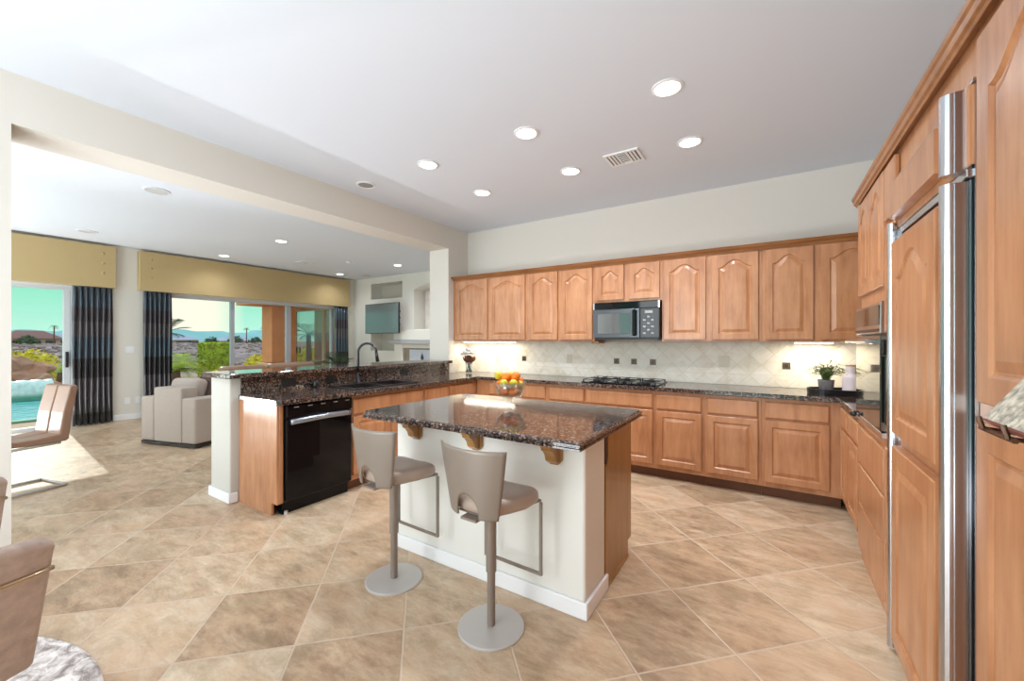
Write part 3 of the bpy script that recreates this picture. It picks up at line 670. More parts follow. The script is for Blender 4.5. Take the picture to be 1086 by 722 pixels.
for x, lb in ((-2.86, 'bronze accent tile in the backsplash, leftmost, between two outlets'), (-1.563, 'bronze accent tile, left one of the three above the cooktop'), (-1.354, 'bronze accent tile, middle one of the three above the cooktop'), (-1.138, 'bronze accent tile, right one of the three above the cooktop'), (.131, 'bronze accent tile in the backsplash left of the potted plant')):
    o = thing('accent_tile', lb, 'tile', (x, YB-.0125, 1.132), 0, 'bronze accent tiles in the backsplash')
    MB().box(-.033, .033, -.005, -.0002, -.033, .033).build('tile_body', M_accent, o, bevel=.003)
    mb = MB(); mb.box(-.014, .014, -.008, -.0052, -.014, .014); mb.build('raised_square', M_bronze, o, bevel=.002)
def outlet(name, loc, rz, label, mat, slots=True, wd=.072, ht=.115, group=None):
    o = thing(name, label, 'outlet', loc, rz, group)
    MB().box(-wd/2, wd/2, -.006, -.0005, -ht/2, ht/2).build('cover_plate', mat, o, bevel=.002)
    for s_ in (-.24, .24):
        if wd > ht: MB().box(s_*wd-.014, s_*wd+.014, -.009, -.0062, -.016, .016).build('socket', mat, o, bevel=.002)
        else: MB().box(-.016, .016, -.009, -.0062, s_*ht-.014, s_*ht+.014).build('socket', mat, o, bevel=.002)
    return o
go = 'cream outlets in the stone backsplash'
outlet('wall_outlet', (-3.302, YB-.0125, 1.137), 0, 'cream wall outlet beside the flower vase, leftmost in the backsplash', M_outw, group=go)
outlet('wall_outlet', (-2.182, YB-.0125, 1.143), 0, 'cream wall outlet between corner and cooktop in the backsplash', M_outw, group=go)
outlet('wall_outlet', (-.411, YB-.0125, 1.162), 0, 'wide cream switch plate in the backsplash right of cooktop', M_outw, group=go, wd=.10)
gb = 'black outlets in the granite upstand'
outlet('wall_outlet', (-3.836, 2.08, .985), PI/2, 'black outlet plate in granite upstand nearest the white post', M_black, wd=.14, ht=.075, group=gb)
outlet('wall_outlet', (-3.836, 2.52, .985), PI/2, 'black outlet plate in granite upstand just left of the faucet', M_black, wd=.11, ht=.075, group=gb)
outlet('wall_outlet', (-3.836, 3.52, .985), PI/2, 'black outlet plate in granite upstand right of the faucet', M_black, wd=.11, ht=.075, group=gb)
outlet('wall_outlet', (XW+.001, 2.33, .33), PI/2, 'white wall outlet low on the wall between the two curtains', M_base)
outlet('wall_outlet', (XW+.001, 2.47, .33), PI/2, 'second white wall outlet low between curtains, nearer the armchair', M_base)
outlet('wall_switch', (XW+.001, 2.36, 1.22), PI/2, 'white switch plate halfway up between the two curtains', M_base, wd=.12)

# under-cabinet lights
def strip(x0, x1, lb):
    o = thing('under_cabinet_light', lb, 'light', ((x0+x1)/2, 4.60, 1.3715), 0, 'under-cabinet strip lights')
    h = (x1-x0)/2
    MB().box(-h, h, -.03, .05, -.012, -.0002).build('housing', M_base, o)
    MB().box(-h+.01, h-.01, -.031, .045, -.02, -.0122).build('lens', M_strip, o)
    l_ = lamp('strip_lamp', 'AREA', ((x0+x1)/2, 4.6, 1.345), 2.6, (1, .86, .62), (0, 0, 0), shape='RECTANGLE', size=x1-x0-.02, size_y=.06)
    l_.parent = None
strip(-3.76, -2.90, 'glowing strip light under the back left wall cabinet'); strip(.18, .48, 'glowing strip light under the back right wall cabinet')

# cooktop
ck = thing('gas_cooktop', 'black gas cooktop with cast iron grates set in the back counter', 'cooktop', (-1.36, 4.42, .9185))
MB().box(-.40, .40, -.255, .255, 0, .012).build('cook_surface', M_dark, ck, bevel=.004)
for ix, x in enumerate((-.265, 0, .265)):
    g = MB(); z = .038
    g.box(x-.125, x+.125, -.225, -.213, z-.006, z); g.box(x-.125, x+.125, .213, .225, z-.006, z); g.box(x-.125, x-.113, -.225, .225, z-.006, z); g.box(x+.113, x+.125, -.225, .225, z-.006, z)
    g.box(x-.125, x+.125, -.006, .006, z-.008, z+.004); g.box(x-.006, x+.006, -.225, .225, z-.008, z+.004)
    for sx in (-1, 1):
        for sy in (-1, 1): g.box(x+sx*.119-.007, x+sx*.119+.007, sy*.219-.007, sy*.219+.007, .0122, z-.006)
    g.build('grate', M_iron, ck, bevel=.002)
    for y in (-.115, .115):
        MB().lathe([(.045, .0122), (.045, .022), (.03, .024), (.03, .034), (.004, .036)], 18, (x, y)).build('burner', M_iron, ck, smooth=False)
for i in range(5): MB().lathe([(.018, .0122), (.016, .035), (.003, .037)], 14, (.36 if i > 3 else -.12+i*.08, -.24)).build('knob', M_grey, ck)

# sink and faucet
sk = thing('kitchen_sink', 'black undermount double bowl sink below the dark faucet', 'sink', (0, 0, 0))
for y0, y1 in ((sy0+.004, 2.785), (2.805, sy1-.004)):
    m = MB(); x0, x1 = sx0+.004, sx1-.004; zt, zb = .914, .72
    m.box(x0, x1, y0, y1, zb-.01, zb); m.box(x0, x0+.008, y0, y1, zb, zt); m.box(x1-.008, x1, y0, y1, zb, zt); m.box(x0+.008, x1-.008, y0, y0+.008, zb, zt); m.box(x0+.008, x1-.008, y1-.008, y1, zb, zt)
    m.build('bowl', M_black, sk)
mb = MB(); mb.box(sx0-.03, sx0+.012, sy0-.03, sy1+.03, .9185, .928); mb.box(sx1-.012, sx1+.02, sy0-.03, sy1+.03, .9185, .928); mb.box(sx0+.012, sx1-.012, sy0-.03, sy0+.012, .9185, .928); mb.box(sx0+.012, sx1-.012, sy1-.012, sy1+.03, .9185, .928); mb.box(sx0+.012, sx1-.012, 2.785, 2.805, .905, .926)
mb.build('rim', M_black, sk, bevel=.003)
fc = thing('kitchen_faucet', 'dark gooseneck pull-down faucet arching above the bar top', 'faucet', (-3.755, 2.79, .9185), math.radians(38))
M_fc = pmat('oiled_bronze', srgb(58, 58, 62), .25, metal=.8)
MB().lathe([(.032, 0), (.032, .012), (.022, .02), (.022, .10), (.017, .12)], 20).build('base_body', M_fc, fc, smooth=True)
R_ = .095
pts = [(0, 0, .12), (0, 0, .20), (0, 0, .30)] + [(R_-R_*math.cos(PI*i/14), 0, .335+R_*math.sin(PI*i/14)*1.0) for i in range(0, 15)]
MB().tube(pts, .0125, 12).build('gooseneck', M_fc, fc, smooth=True)
MB().tube([(2*R_, 0, .335), (2*R_+.004, 0, .30), (2*R_+.014, 0, .23)], [.014, .017, .019], 12).build('spray_head', M_fc, fc, smooth=True)
MB().tube([(.018, -.0, .075), (.055, -.02, .10), (.13, -.055, .175)], [.010, .008, .006], 8).build('lever', M_fc, fc, smooth=True)
sd = thing('soap_dispenser', 'small dark soap dispenser on the counter right of the faucet', 'dispenser', (-3.75, 3.02, .9185), math.radians(30))
MB().lathe([(.022, 0), (.022, .01), (.012, .015), (.012, .07), (.016, .075), (.016, .09)], 16).build('body', M_fc, sd, smooth=False)
MB().tube([(0, 0, .09), (0, 0, .10), (.06, 0, .098), (.075, 0, .085)], .006, 8).build('spout', M_fc, sd, smooth=True)
for i, (yy, lb) in enumerate(((2.32, 'squat black canister on the counter left of the sink'),)):
    tag(MB().lathe([(.028, 0), (.032, .01), (.030, .06), (.018, .075), (.002, .078)], 18).build('soap_dish', M_black, loc=(-3.78, yy, .9185), smooth=True), lb, 'container')

# ================================================================== ISLAND
isl = thing('kitchen_island', 'white plastered kitchen island with maple end panel and cabinets', 'island', (0, 0, 0))
ix0, ix1, iy0, iy1 = -2.13, -.775, 1.885, 2.66
MB().box(ix0, ix1, iy0, iy0+.29, 0, .883).build('plaster_wall', M_isl, isl, bevel=.018, seg=4)
m = MB(); m.prism([(iy0+.291, 0), (iy1-.075, 0), (iy1-.075, .10), (iy1, .10), (iy1, .883), (iy0+.291, .883)], ix0+.005, ix1-.008, 'X')
m.build('cabinet_body', W, isl)
m = MB(); m.prism([(iy0+.291, 0), (iy1-.075, 0), (iy1-.075, .10), (iy1-.004, .10), (iy1-.004, .883), (iy0+.33, .883), (iy0+.33, .72), (iy0+.31, .69), (iy0+.291, .68)], ix1-.0078, ix1+.004, 'X')
m.build('end_panel', WG, isl)
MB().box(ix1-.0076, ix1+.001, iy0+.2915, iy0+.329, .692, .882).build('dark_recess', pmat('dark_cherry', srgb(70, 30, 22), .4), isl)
MB().box(ix1-.0076, ix1+.012, iy0+.293, iy1-.08, 0, .018).build('shoe_moulding', WG, isl, bevel=.004)
m = MB(); m.box(ix0-.018, ix1+.018, iy0-.018, iy0-.0005, 0, .085); m.box(ix1+.0005, ix1+.018, iy0, iy0+.30, 0, .085); m.box(ix0-.018, ix0-.0005, iy0, iy0+.30, 0, .085)
m.build('baseboard', M_base, isl, bevel=.006, seg=2)
# cabinet doors on the far side
for k in range(3):
    xa = ix1-.03-.44*k
    dd = door(0, .42, .145, .682, 0, parent=isl); dd.location = (xa, iy1, 0); dd.rotation_euler = (0, 0, PI)
    d2 = drawer(0, .42, .70, .855, isl); d2.location = (xa, iy1, 0); d2.rotation_euler = (0, 0, PI)
# island top: stacked-edge slab with clipped corners
def oct_(x0, x1, y0, y1, c, z, q=0):
    return [(x0+c, y0), (x1-.004, y0), (x1, y0+.004), (x1, y1-c), (x1-c, y1), (x0+c, y1), (x0, y1-c), (x0, y0+c)]
tx0, tx1, ty0, ty1 = -2.245, -.705, 1.665, 2.735
m = MB(); B = m.b; L = []
for ins, z in ((.012, .884), (0, .888), (0, .896), (.006, .899), (.006, .903), (.001, .906), (.001, .914), (.008, .921), (.02, .924)):
    L.append([B.verts.new((x, y, z)) for x, y in oct_(tx0+ins, tx1-ins, ty0+ins, ty1-ins, .05, z)])
for a, c in zip(L, L[1:]):
    for i in range(8): B.faces.new((a[i], a[(i+1) % 8], c[(i+1) % 8], c[i]))
B.faces.new(L[0][::-1]); B.faces.new(L[-1])
tag(m.build('island_top', M_gran), 'polished brown granite slab with clipped corners on the island', 'countertop')
# corbels
def corbel(x, lb):
    o = thing('corbel', lb, 'corbel', (x, iy0-.001, .883), 0, 'maple corbels under the island overhang')
    prof = [(0, -.001), (-.150, -.001), (-.150, -.018), (-.125, -.024), (-.110, -.034), (-.104, -.052), (-.085, -.062), (-.066, -.085), (-.058, -.112), (-.030, -.130), (0, -.135)]
    MB().prism(prof, -.030, .030, 'X').build('bracket', WG, o, bevel=.003)
    pl = [(-.044, -.004), (.044, -.004), (.044, -.115), (.022, -.140), (-.022, -.140), (-.044, -.115)]
    MB().prism(pl, -.0012, -.020).build('back_plate', WG, o, bevel=.002)
for x, lb in ((-1.93, 'maple corbel under the island top, leftmost, above left stool'), (-1.445, 'maple corbel under the island top, middle of the three'), (-.938, 'maple corbel under the island top, rightmost near the island corner')): corbel(x, lb)

# ================================================================== BAR STOOLS
def stool(label, loc, rz):
    o = thing('bar_stool', label, 'stool', loc, rz, 'bar stools at the island')
    MB().lathe([(.160, 0), (.160, .006), (.153, .010), (.03, .013)], 48).build('base_plate', M_steel, o, smooth=False)
    MB().lathe([(.020, .0141), (.020, .27)], 24).build('lower_post', M_brush, o, smooth=False)
    MB().lathe([(.0202, .2702), (.0255, .2705), (.0255, .578)], 24).build('gas_post', M_brush, o, smooth=False)
    # shaped seat cushion
    m = MB(); N = 40
    def ring(sc, z):
        P = []
        for i in range(N):
            a = 2*PI*i/N; ca, sa = math.cos(a), math.sin(a)
            n_ = 5.0; r = 1/((abs(ca)**n_+abs(sa)**n_)**(1/n_))
            x = r*ca*.195*sc; y = r*sa*.166*sc
            x *= .97-.33*max(0, -sa*r); P.append(m.b.verts.new((x, y+.022, z+.012*(ca*r)**2*0-.010*max(0, sa)**3)))
        return P
    L = [ring(.93, .598), ring(.985, .604), ring(1.0, .622), ring(.985, .642), ring(.93, .655), ring(.7, .660), ring(.35, .656)]
    for a, c in zip(L, L[1:]):
        for i in range(N): m.b.faces.new((a[i], a[(i+1) % N], c[(i+1) % N], c[i]))
    m.b.faces.new(L[0][::-1]); m.b.faces.new(L[-1])
    se = m.build('seat', M_leath, o, smooth=True)
    m = MB(); m.prism([(-.095, -.13), (.095, -.13), (.178, .183), (-.178, .183)], .583, .597, 'Z'); m.build('seat_frame', M_brush, o, bevel=.006)
    # footrest: a loop of square tube hanging from the front of the seat
    f = MB(); yq = .178; s_ = .0065
    f.box(-.172-s_, -.172+s_, yq-s_, yq+s_, .232, .579); f.box(.172-s_, .172+s_, yq-s_, yq+s_, .232, .579); f.box(-.172-s_, .172+s_, yq-s_, yq+s_, .219, .232)
    f.build('foot_rest', M_brush, o)
    # curved, tapering backrest shell with arched opening
    m = MB(); z0, zs, z1, ax, ah = .590, .618, .903, .060, .082; A_ = .72
    def halfw(z): return .137+.056*((z-z0)/(z1-z0))**.9
    def pos(x, z):
        t = (z-z0)/(z1-z0); Rr = halfw(z)/math.sin(A_); a = math.asin(max(-1, min(1, x/Rr)))
        return Vector((x, -.175-.035*t+Rr*(1-math.cos(a))*.95, z))
    cols = [('l', i/8) for i in range(9)]+[('m', i/16) for i in range(1, 16)]+[('r', i/8) for i in range(9)]
    def xat(c, z):
        k, t = c; hw = halfw(z)
        if k == 'l': return -hw+(hw-ax)*t
        if k == 'r': return ax+(hw-ax)*t
        return -ax+2*ax*(.5-.5*math.cos(PI*t))
    G = []
    for c in cols:
        zl = zs if c[0] != 'm' else zs+ah*math.sqrt(max(0, 1-((xat(c, .7))/ax)**2))
        G.append([pos(xat(c, zl+(z1-zl)*q/18), zl+(z1-zl)*q/18) for q in range(19)])
    m.grid(G)
    for k in 'lr':
        m.grid([[pos(xat((k, i/8), z0+(zs-z0)*q/4), z0+(zs-z0)*q/4) for q in range(5)] for i in range(9)])
    bmesh.ops.remove_doubles(m.b, verts=m.b.verts, dist=1e-5)
    m.build('backrest', M_brush, o, smooth=True, solid=.009)
    m = MB(); m.box(-.045, .045, -.170, -.12, .572, .5825); m.build('back_bracket', M_brush, o)
    return o
s1 = stool('taupe leather bar stool in front of the island, nearest its right corner', (-1.135, 1.590, 0), math.radians(-2))
s2 = copy_thing(s1, (-1.835, 1.605, 0), math.radians(-2), 'taupe leather bar stool on the left, nearer the dishwasher')

# ================================================================== FRUIT BOWL
bo = thing('glass_bowl', 'clear footed glass bowl of citrus on the island top', 'bowl', (-1.55, 2.40, .9245))
MB().lathe([(.055, 0), (.056, .004), (.03, .010), (.012, .02), (.012, .035), (.03, .045), (.075, .058), (.098, .10), (.118, .165), (.115, .165), (.094, .10), (.070, .064), (.0, .052)], 36, cap=False).build('bowl_body', G_bowl, bo, smooth=True)
fr_l = [(-.040, .030, .098, 0), (.040, .034, .100, 1), (.030, -.042, .098, 0), (-.045, -.032, .100, 0), (.0, .0, .148, 0),
        (-.068, -.005, .152, 0), (.062, -.012, .150, 1), (.010, .066, .152, 0), (.012, -.064, .146, 1), (-.045, .048, .158, 1), (.058, .050, .158, 0),
        (-.048, -.055, .160, 1), (-.020, -.018, .196, 0), (.036, -.022, .192, 0), (.018, .038, .198, 1), (-.085, .03, .178, 1)]
ol = {0: ['lowest orange at the left of the glass bowl', 'orange at the near bottom of the glass bowl', 'orange showing low through the left side of the bowl', 'orange in the middle of the citrus heap', 'orange on the left flank of the citrus heap', 'orange at the back of the citrus heap', 'orange at the far right of the citrus heap', 'orange on top left of the citrus heap', 'orange on top right of the citrus heap'],
      1: ['yellow citrus low at the back of the bowl', 'yellow citrus at the right side of the bowl', 'yellow green citrus at the front of the heap', 'yellow citrus behind left of the heap', 'yellow green citrus front left of the heap', 'yellow citrus crowning the heap', 'yellow citrus at the far left rim of the bowl']}
cnt = {0: 0, 1: 0}
for it in range(200):
    for i in range(len(fr_l)):
        for j in range(i):
            a_, b_ = Vector(fr_l[i][:3]), Vector(fr_l[j][:3]); d_ = (a_-b_).length; mn = .0665
            if d_ < mn:
                q = (a_-b_).normalized()*(mn-d_)*.5
                fr_l[i] = (*(a_+q), fr_l[i][3]); fr_l[j] = (*(b_-q), fr_l[j][3])
        x, y, z, k = fr_l[i]; z = max(z, .097); rr = math.hypot(x, y); lim = max(.01, .052+(z-.10)*.34) if z < .165 else .085
        if rr > lim: x *= lim/rr; y *= lim/rr
        fr_l[i] = (x, y, z-.0002, k)
ct0 = math.cos(math.radians(32)); st0 = math.sin(math.radians(32))
for i, (x, y, z, k) in enumerate(fr_l):
    X = x*ct0-y*st0; Y = x*st0+y*ct0
    m = MB(); m.ball((0, 0, 0), .0335 if k == 0 else .0305, 3, (1, 1, .95)).build
    o = m.build('orange' if k == 0 else 'yellow_citrus', M_orange if k == 0 else M_lime, smooth=True, loc=(-1.55+X, 2.40+Y, .9245+z), rot=(random.random(), random.random(), 0))
    tag(o, ol[k][cnt[k] % len(ol[k])], 'fruit', 'citrus fruit in the glass bowl'); cnt[k] += 1

# ================================================================== VASE, TRAY, POT, BOTTLE
vz = thing('flower_vase', 'glass vase of white blooms in the back left counter corner', 'vase', (-3.60, 4.50, .9185))
MB().lathe([(.050, 0), (.054, .01), (.052, .06), (.054, .13), (.064, .165), (.061, .165), (.050, .12), (.047, .05), (.046, .012), (.0, .010)], 24, cap=False).build('vase_glass', G_bowl, vz, smooth=True)
m = MB(); random.seed(3)
for i in range(30):
    a = random.random()*2*PI; r = random.uniform(.2, 1)
    m.tube([(math.cos(a+2)*.036, math.sin(a+2)*.036, .015), (math.cos(a)*.012, math.sin(a)*.012, .14), (math.cos(a)*.07*r, math.sin(a)*.07*r, .25)], .0045, 5)
m.build('stem', pmat('dark_stem', srgb(64, 70, 48), .6), vz)
m = MB()
for i in range(14):
    a = i*2.4; R2 = .06+.03*(i % 3)*.5
    m.grid([[(.02*math.cos(a), .02*math.sin(a), .13), (.02*math.cos(a+1), .02*math.sin(a+1), .13)], [(R2*math.cos(a-.25), R2*math.sin(a-.25), .18), (R2*math.cos(a+.35), R2*math.sin(a+.35), .18)], [((R2+.02)*math.cos(a), (R2+.02)*math.sin(a), .235), ((R2+.02)*math.cos(a+.1), (R2+.02)*math.sin(a+.1), .24)]])
m.build('leaves', M_leafr, vz, solid=.002)
for i in range(15):
    a = i*2.4; r = .105*math.sqrt(i/15); m = MB()
    for k in range(7):
        b_ = k*PI*2/7; m.ball((r*math.cos(a)+.017*math.cos(b_), r*math.sin(a)+.017*math.sin(b_), .320-.55*r+.02*(i % 3)), .013, 1, (1, 1, 1.5))
    m.build('bloom', M_petal, vz, smooth=True)
tray = thing('serving_tray', 'black rounded tray on the counter in the back right corner', 'tray', (.475, 4.40, .9185), math.radians(8))
def stad(hw, hh, n=12):
    P = []
    for i in range(n+1): a = -PI/2+PI*i/n; P.append((hw-hh+hh*math.cos(a), hh*math.sin(a)))
    for i in range(n+1): a = PI/2+PI*i/n; P.append((-hw+hh+hh*math.cos(a), hh*math.sin(a)))
    return P
m = MB(); B = m.b; L = [[B.verts.new((x, y, z)) for x, y in stad(a, b2)] for a, b2, z in ((.205, .125, 0), (.21, .13, .05), (.20, .12, .05), (.196, .116, .012))]
for a, c in zip(L, L[1:]):
    for i in range(len(a)): B.faces.new((a[i], a[(i+1) % len(a)], c[(i+1) % len(a)], c[i]))
B.faces.new(L[0][::-1]); B.faces.new(L[-1]); m.build('tray_body', M_black, tray)
pot = thing('potted_plant', 'small leafy plant in grey concrete pot on the black tray', 'plant', (.405, 4.41, .931))
MB().lathe([(.044, 0), (.050, .005), (.058, .095), (.060, .11), (.053, .11), (.050, .092), (.0, .090)], 24, cap=False).build('pot', M_conc, pot, smooth=True)
m = MB(); random.seed(5)
for i in range(110):
    a = random.random()*2*PI; L_ = random.uniform(.09, .20); sp_ = random.uniform(.2, 1.15)
    p0 = Vector((random.uniform(-.02, .02), random.uniform(-.02, .02), .09)); p1 = p0+Vector((math.cos(a)*L_*.4*sp_, math.sin(a)*L_*.4*sp_, L_*.7)); p2 = p0+Vector((math.cos(a)*L_*sp_, math.sin(a)*L_*sp_, L_*(1.1-.75*sp_)+.02))
    m.tube([p0, p1, p2], .0012, 4)
    for k in range(7):
        t = .25+.75*k/6; c_ = p0.lerp(p1, t*2) if t < .5 else p1.lerp(p2, t*2-1)
        d = Vector((random.uniform(-1, 1), random.uniform(-1, 1), random.uniform(-.3, 1))).normalized()*.017; e = d.cross(Vector((.3, .2, 1))).normalized()*.005
        v = [m.b.verts.new(c_+q) for q in (Vector((0, 0, 0)), d*.5+e, d, d*.5-e)]; m.b.faces.new(v)
m.build('foliage', M_sprig, pot, norm=False)
bt = thing('ceramic_bottle', 'pinkish white ceramic bottle with copper rim on the black tray', 'bottle', (.560, 4.35, .931))
MB().lathe([(.050, 0), (.054, .004), (.054, .12), (.050, .145), (.036, .170), (.033, .185), (.033, .235)], 32).build('bottle_body', M_ceramic, bt, smooth=False, bevel=.002)
MB().lathe([(.034, .2352), (.034, .243), (.004, .244)], 32).build('rim', M_cork, bt)
bt2 = thing('ceramic_bottle', 'black ceramic bottle standing close behind the pinkish white one', 'bottle', (.600, 4.455, .931))
MB().lathe([(.046, 0), (.050, .004), (.050, .12), (.044, .145), (.032, .170), (.030, .185), (.030, .235)], 32).build('bottle_body', M_black, bt2, smooth=False)
MB().lathe([(.031, .2352), (.031, .243), (.004, .244)], 32).build('rim', M_cork, bt2)

# book cradle on the pantry
bh = thing('wall_cradle', 'bronze wall cradle fixed to the pantry between its doors', 'holder', (FX-.026, 1.13, 1.20), -PI/2)
m = MB(); m.box(-.05, .05, -.004, -.0005, -.02, .03); m.tube([(-.04, -.004, 0), (-.04, -.05, .0), (-.04, -.112, .008), (-.04, -.118, .03)], .005, 6); m.tube([(.06, -.004, 0), (.06, -.05, .0), (.06, -.112, .008), (.06, -.118, .03)], .005, 6); m.tube([(-.06, -.108, .006), (.075, -.108, .006)], .005, 6)
m.build('cradle_frame', M_bronze, bh)
bk = thing('tilted_book', 'book with pale pages and patterned cover leaning in the bronze cradle', 'book', (FX-.124, 1.13, 1.222), -PI/2)
Rm = Matrix.Rotation(math.radians(-33), 4, 'X')
MB().box(-.07, .085, .0, .030, .003, .150, Rm).build('page_block', pmat('paper', srgb(232, 228, 220), .8), bk)
MB().box(-.075, .09, -.003, -.0002, 0, .153, Rm).build('front_cover', pmat('patterned_cover', srgb(182, 176, 160), .5, noise_s=70, noise_a=.6), bk)
m = MB(); m.box(-.075, .09, .0302, .036, 0, .153, Rm); m.box(-.075, .09, -.003, .036, -.0042, -.0002, Rm)
m.build('back_cover', pmat('wine_cover', srgb(120, 50, 40), .5), bk)

# ================================================================== CEILING FITTINGS
def can(x, y, label, group, on=True, r=.075, power=14):
    o = thing('recessed_light', label, 'light', (x, y, ZC), 0, group)
    MB().lathe([(r+.022, -.0005), (r+.022, -.006), (r+.004, -.010), (r, -.004), (r, -.0005)], 32, cap=False).build('trim_ring', M_base, o, smooth=False)
    MB().lathe([(r-.001, -.001), (r-.001, -.005), (.001, -.006)], 28).build('lens', M_lens if on else M_off, o)
    if on and power:
        lamp('can_lamp', 'SPOT', (x, y, ZC-.02), power, (.95, .97, 1.0), (0, 0, 0), spot_size=math.radians(150), spot_blend=.9, shadow_soft_size=r)
gk = 'recessed lights in the kitchen ceiling'
for x, y, lb in ((-.557, 2.72, 'lit recessed ceiling light nearest the camera on the right, largest of all'), (-.553, 3.56, 'lit recessed ceiling light just right of the ceiling vent'), (-1.605, 2.72, 'lit recessed ceiling light above the island, middle of the nearer row'),
                 (-1.61, 3.56, 'lit recessed ceiling light just left of the ceiling vent'), (-2.655, 2.72, 'lit recessed ceiling light at the left end of the nearer row'), (-2.66, 3.56, 'lit recessed ceiling light at the left end of the farther row')):
    can(x, y, lb, gk, True, .075, 58)
can(-3.55, 2.73, 'unlit recessed ceiling light close to the wall above the bar', None, False)
gf = 'recessed lights in the family room ceiling'
for x, y, lb in ((-8.785, 3.55, 'small lit recessed light near the long gold valance, left one'), (-6.72, 3.53, 'lit recessed light in mid family room ceiling nearer the kitchen'), (-8.84, 6.05, 'small lit recessed light near the right end of the gold valance'), (-6.75, 6.0, 'lit recessed light near the television wall and opening edge')):
    can(x, y, lb, gf, True, .075, 28 if x < -8 else 90)
for x, y, lb in ((-5.59, 1.615, 'large round speaker grille in the family room ceiling nearest the kitchen'), (-8.53, 1.66, 'round speaker grille in the ceiling near the left gold valance'), (-8.49, 6.53, 'small round speaker grille in the ceiling near the television wall')):
    o = thing('ceiling_speaker', lb, 'speaker', (x, y, ZC), 0, 'round ceiling speakers')
    MB().lathe([(.115, -.0005), (.115, -.008), (.10, -.010)], 32, cap=False).build('trim_ring', M_ceil, o); MB().lathe([(.099, -.002), (.099, -.009), (.001, -.010)], 28).build('grille', M_spk, o)
def vent(x, y, wx, wy, rz, lb):
    o = thing('ceiling_vent', lb, 'vent', (x, y, ZC), rz)
    MB().box(-wx/2+.01, wx/2-.01, -wy/2+.01, wy/2-.01, -.003, -.0005).build('backing', M_grey, o)
    m = MB(); m.box(-wx/2, wx/2, -wy/2, -wy/2+.022, -.012, -.0006); m.box(-wx/2, wx/2, wy/2-.022, wy/2, -.012, -.0006); m.box(-wx/2, -wx/2+.022, -wy/2+.022, wy/2-.022, -.012, -.0006); m.box(wx/2-.022, wx/2, -wy/2+.022, wy/2-.022, -.012, -.0006)
    m.build('frame', M_base, o)
    for s_ in (-1, 1):
        for k in range(3):
            MB().box(s_*(.045+k*.030)-.010, s_*(.045+k*.030)+.010, -wy/2+.023, wy/2-.023, -.011, -.008).build('slat', M_base, o)
    for k in range(5): MB().box(-.032, .032, -wy/2+.04+k*.04, -wy/2+.058+k*.04, -.011, -.008).build('slat', M_base, o)
vent(-1.09, 3.55, .30, .26, 0, 'white louvred square air vent in the kitchen ceiling')
vent(-8.11, 4.75, .30, .26, 0, 'small air vent in the family room ceiling above the valance')
o = thing('smoke_detector', 'small round smoke detector on the family room ceiling', 'detector', (-7.3, 5.2, ZC))
MB().lathe([(.06, -.0005), (.06, -.02), (.045, -.032), (.002, -.034)], 24).build('detector_body', M_base, o)

# ================================================================== VALANCES AND CURTAINS
def valance(y0, y1, ends, lb):
    o = thing('window_valance', lb, 'valance', (0, 0, 0), 0, 'gold fabric valances')
    m = MB(); x0, x1 = XW+.001, XW+.13
    m.box(x1-.015, x1, y0, y1, 2.262, 2.955); m.box(x0, x1-.0155, y0, y0+.015, 2.262, 2.955); m.box(x0, x1-.0155, y1-.015, y1, 2.262, 2.955); m.box(x0, x1-.0155, y0+.0155, y1-.0155, 2.94, 2.955)
    m.build('fabric_box', M_val, o, bevel=.006, seg=2)
    for yy in ends:
        for zz in (2.50, 2.66, 2.82):
            q = MB(); q.lathe([(.022, 0), (.020, .006), (.010, .011), (.001, .012)], 14); q.build('button', M_val, o, loc=(x1+.0003, yy, zz), rot=(0, PI/2, 0), smooth=True)
valance(-.9, 2.159, (2.00,), 'gold fabric valance over the left sliding door')
valance(2.462, 6.673, (2.62, 6.52), 'long gold fabric valance over the wide sliding window')
def curtain(y0, y1, lb, n):
    m = MB(); P = []; K = n*12
    for j in range(9):
        z = .015+(2.255-.015)*j/8; row = []
        for i in range(K+1):
            t = i/K; s_ = math.sin(2*PI*n*t+.35*math.sin(j*.6)); yy = y0+(y1-y0)*(t+.010*math.sin(j*.9+t*9))
            row.append((XW+.068+.052*s_*(.8+.2*(1-j/8)), yy, z))
        P.append(row)
    m.grid(P); return tag(m.build('curtain', M_curt, smooth=True, solid=.004), lb, 'curtain', 'banded satin curtains')
curtain(1.655, 2.13, 'dark banded satin curtain under the left gold valance', 7)
curtain(2.525, 2.935, 'dark banded satin curtain at the left end of the long valance', 6)
curtain(6.27, 6.66, 'banded satin curtain at the right end of the long valance', 5)

# ================================================================== TELEVISION
tv = thing('television', 'flat television on a swivel wall mount beside the wall recesses', 'television', (-7.86, 6.50, 1.91), math.radians(-3))
MB().box(-.64, .64, -.02, .025, -.36, .36).build('casing', M_black, tv, bevel=.006)
MB().box(-.628, .628, -.024, -.0205, -.348, .348).build('screen', M_tv, tv)
m = MB(); m.box(-.15, .15, .026, .05, -.15, .15); m.tube([(0, .05, 0), (.04, .20, 0), (.08, .385, 0)], .02, 8); m.build('mount_arm', M_black, tv)
for k in range(3): MB().box(.641, .655, -.005, .02, -.18+k*.15, -.13+k*.15).build('connector', M_black, tv)

# ================================================================== ARMCHAIR, SOFA, PALM
def cushion(hx, hy, hz, name, mat, parent, loc, rot=(0, 0, 0), rnd=.05):
    m = MB().box(-hx, hx, -hy, hy, -hz, hz)
    return m.build(name, mat, parent, bevel=rnd, seg=5, loc=loc, rot=rot, smooth=True)
ac = thing('armchair', 'grey upholstered armchair seen from behind beside the bar post', 'armchair', (-7.10, 1.88, 0), math.radians(16))
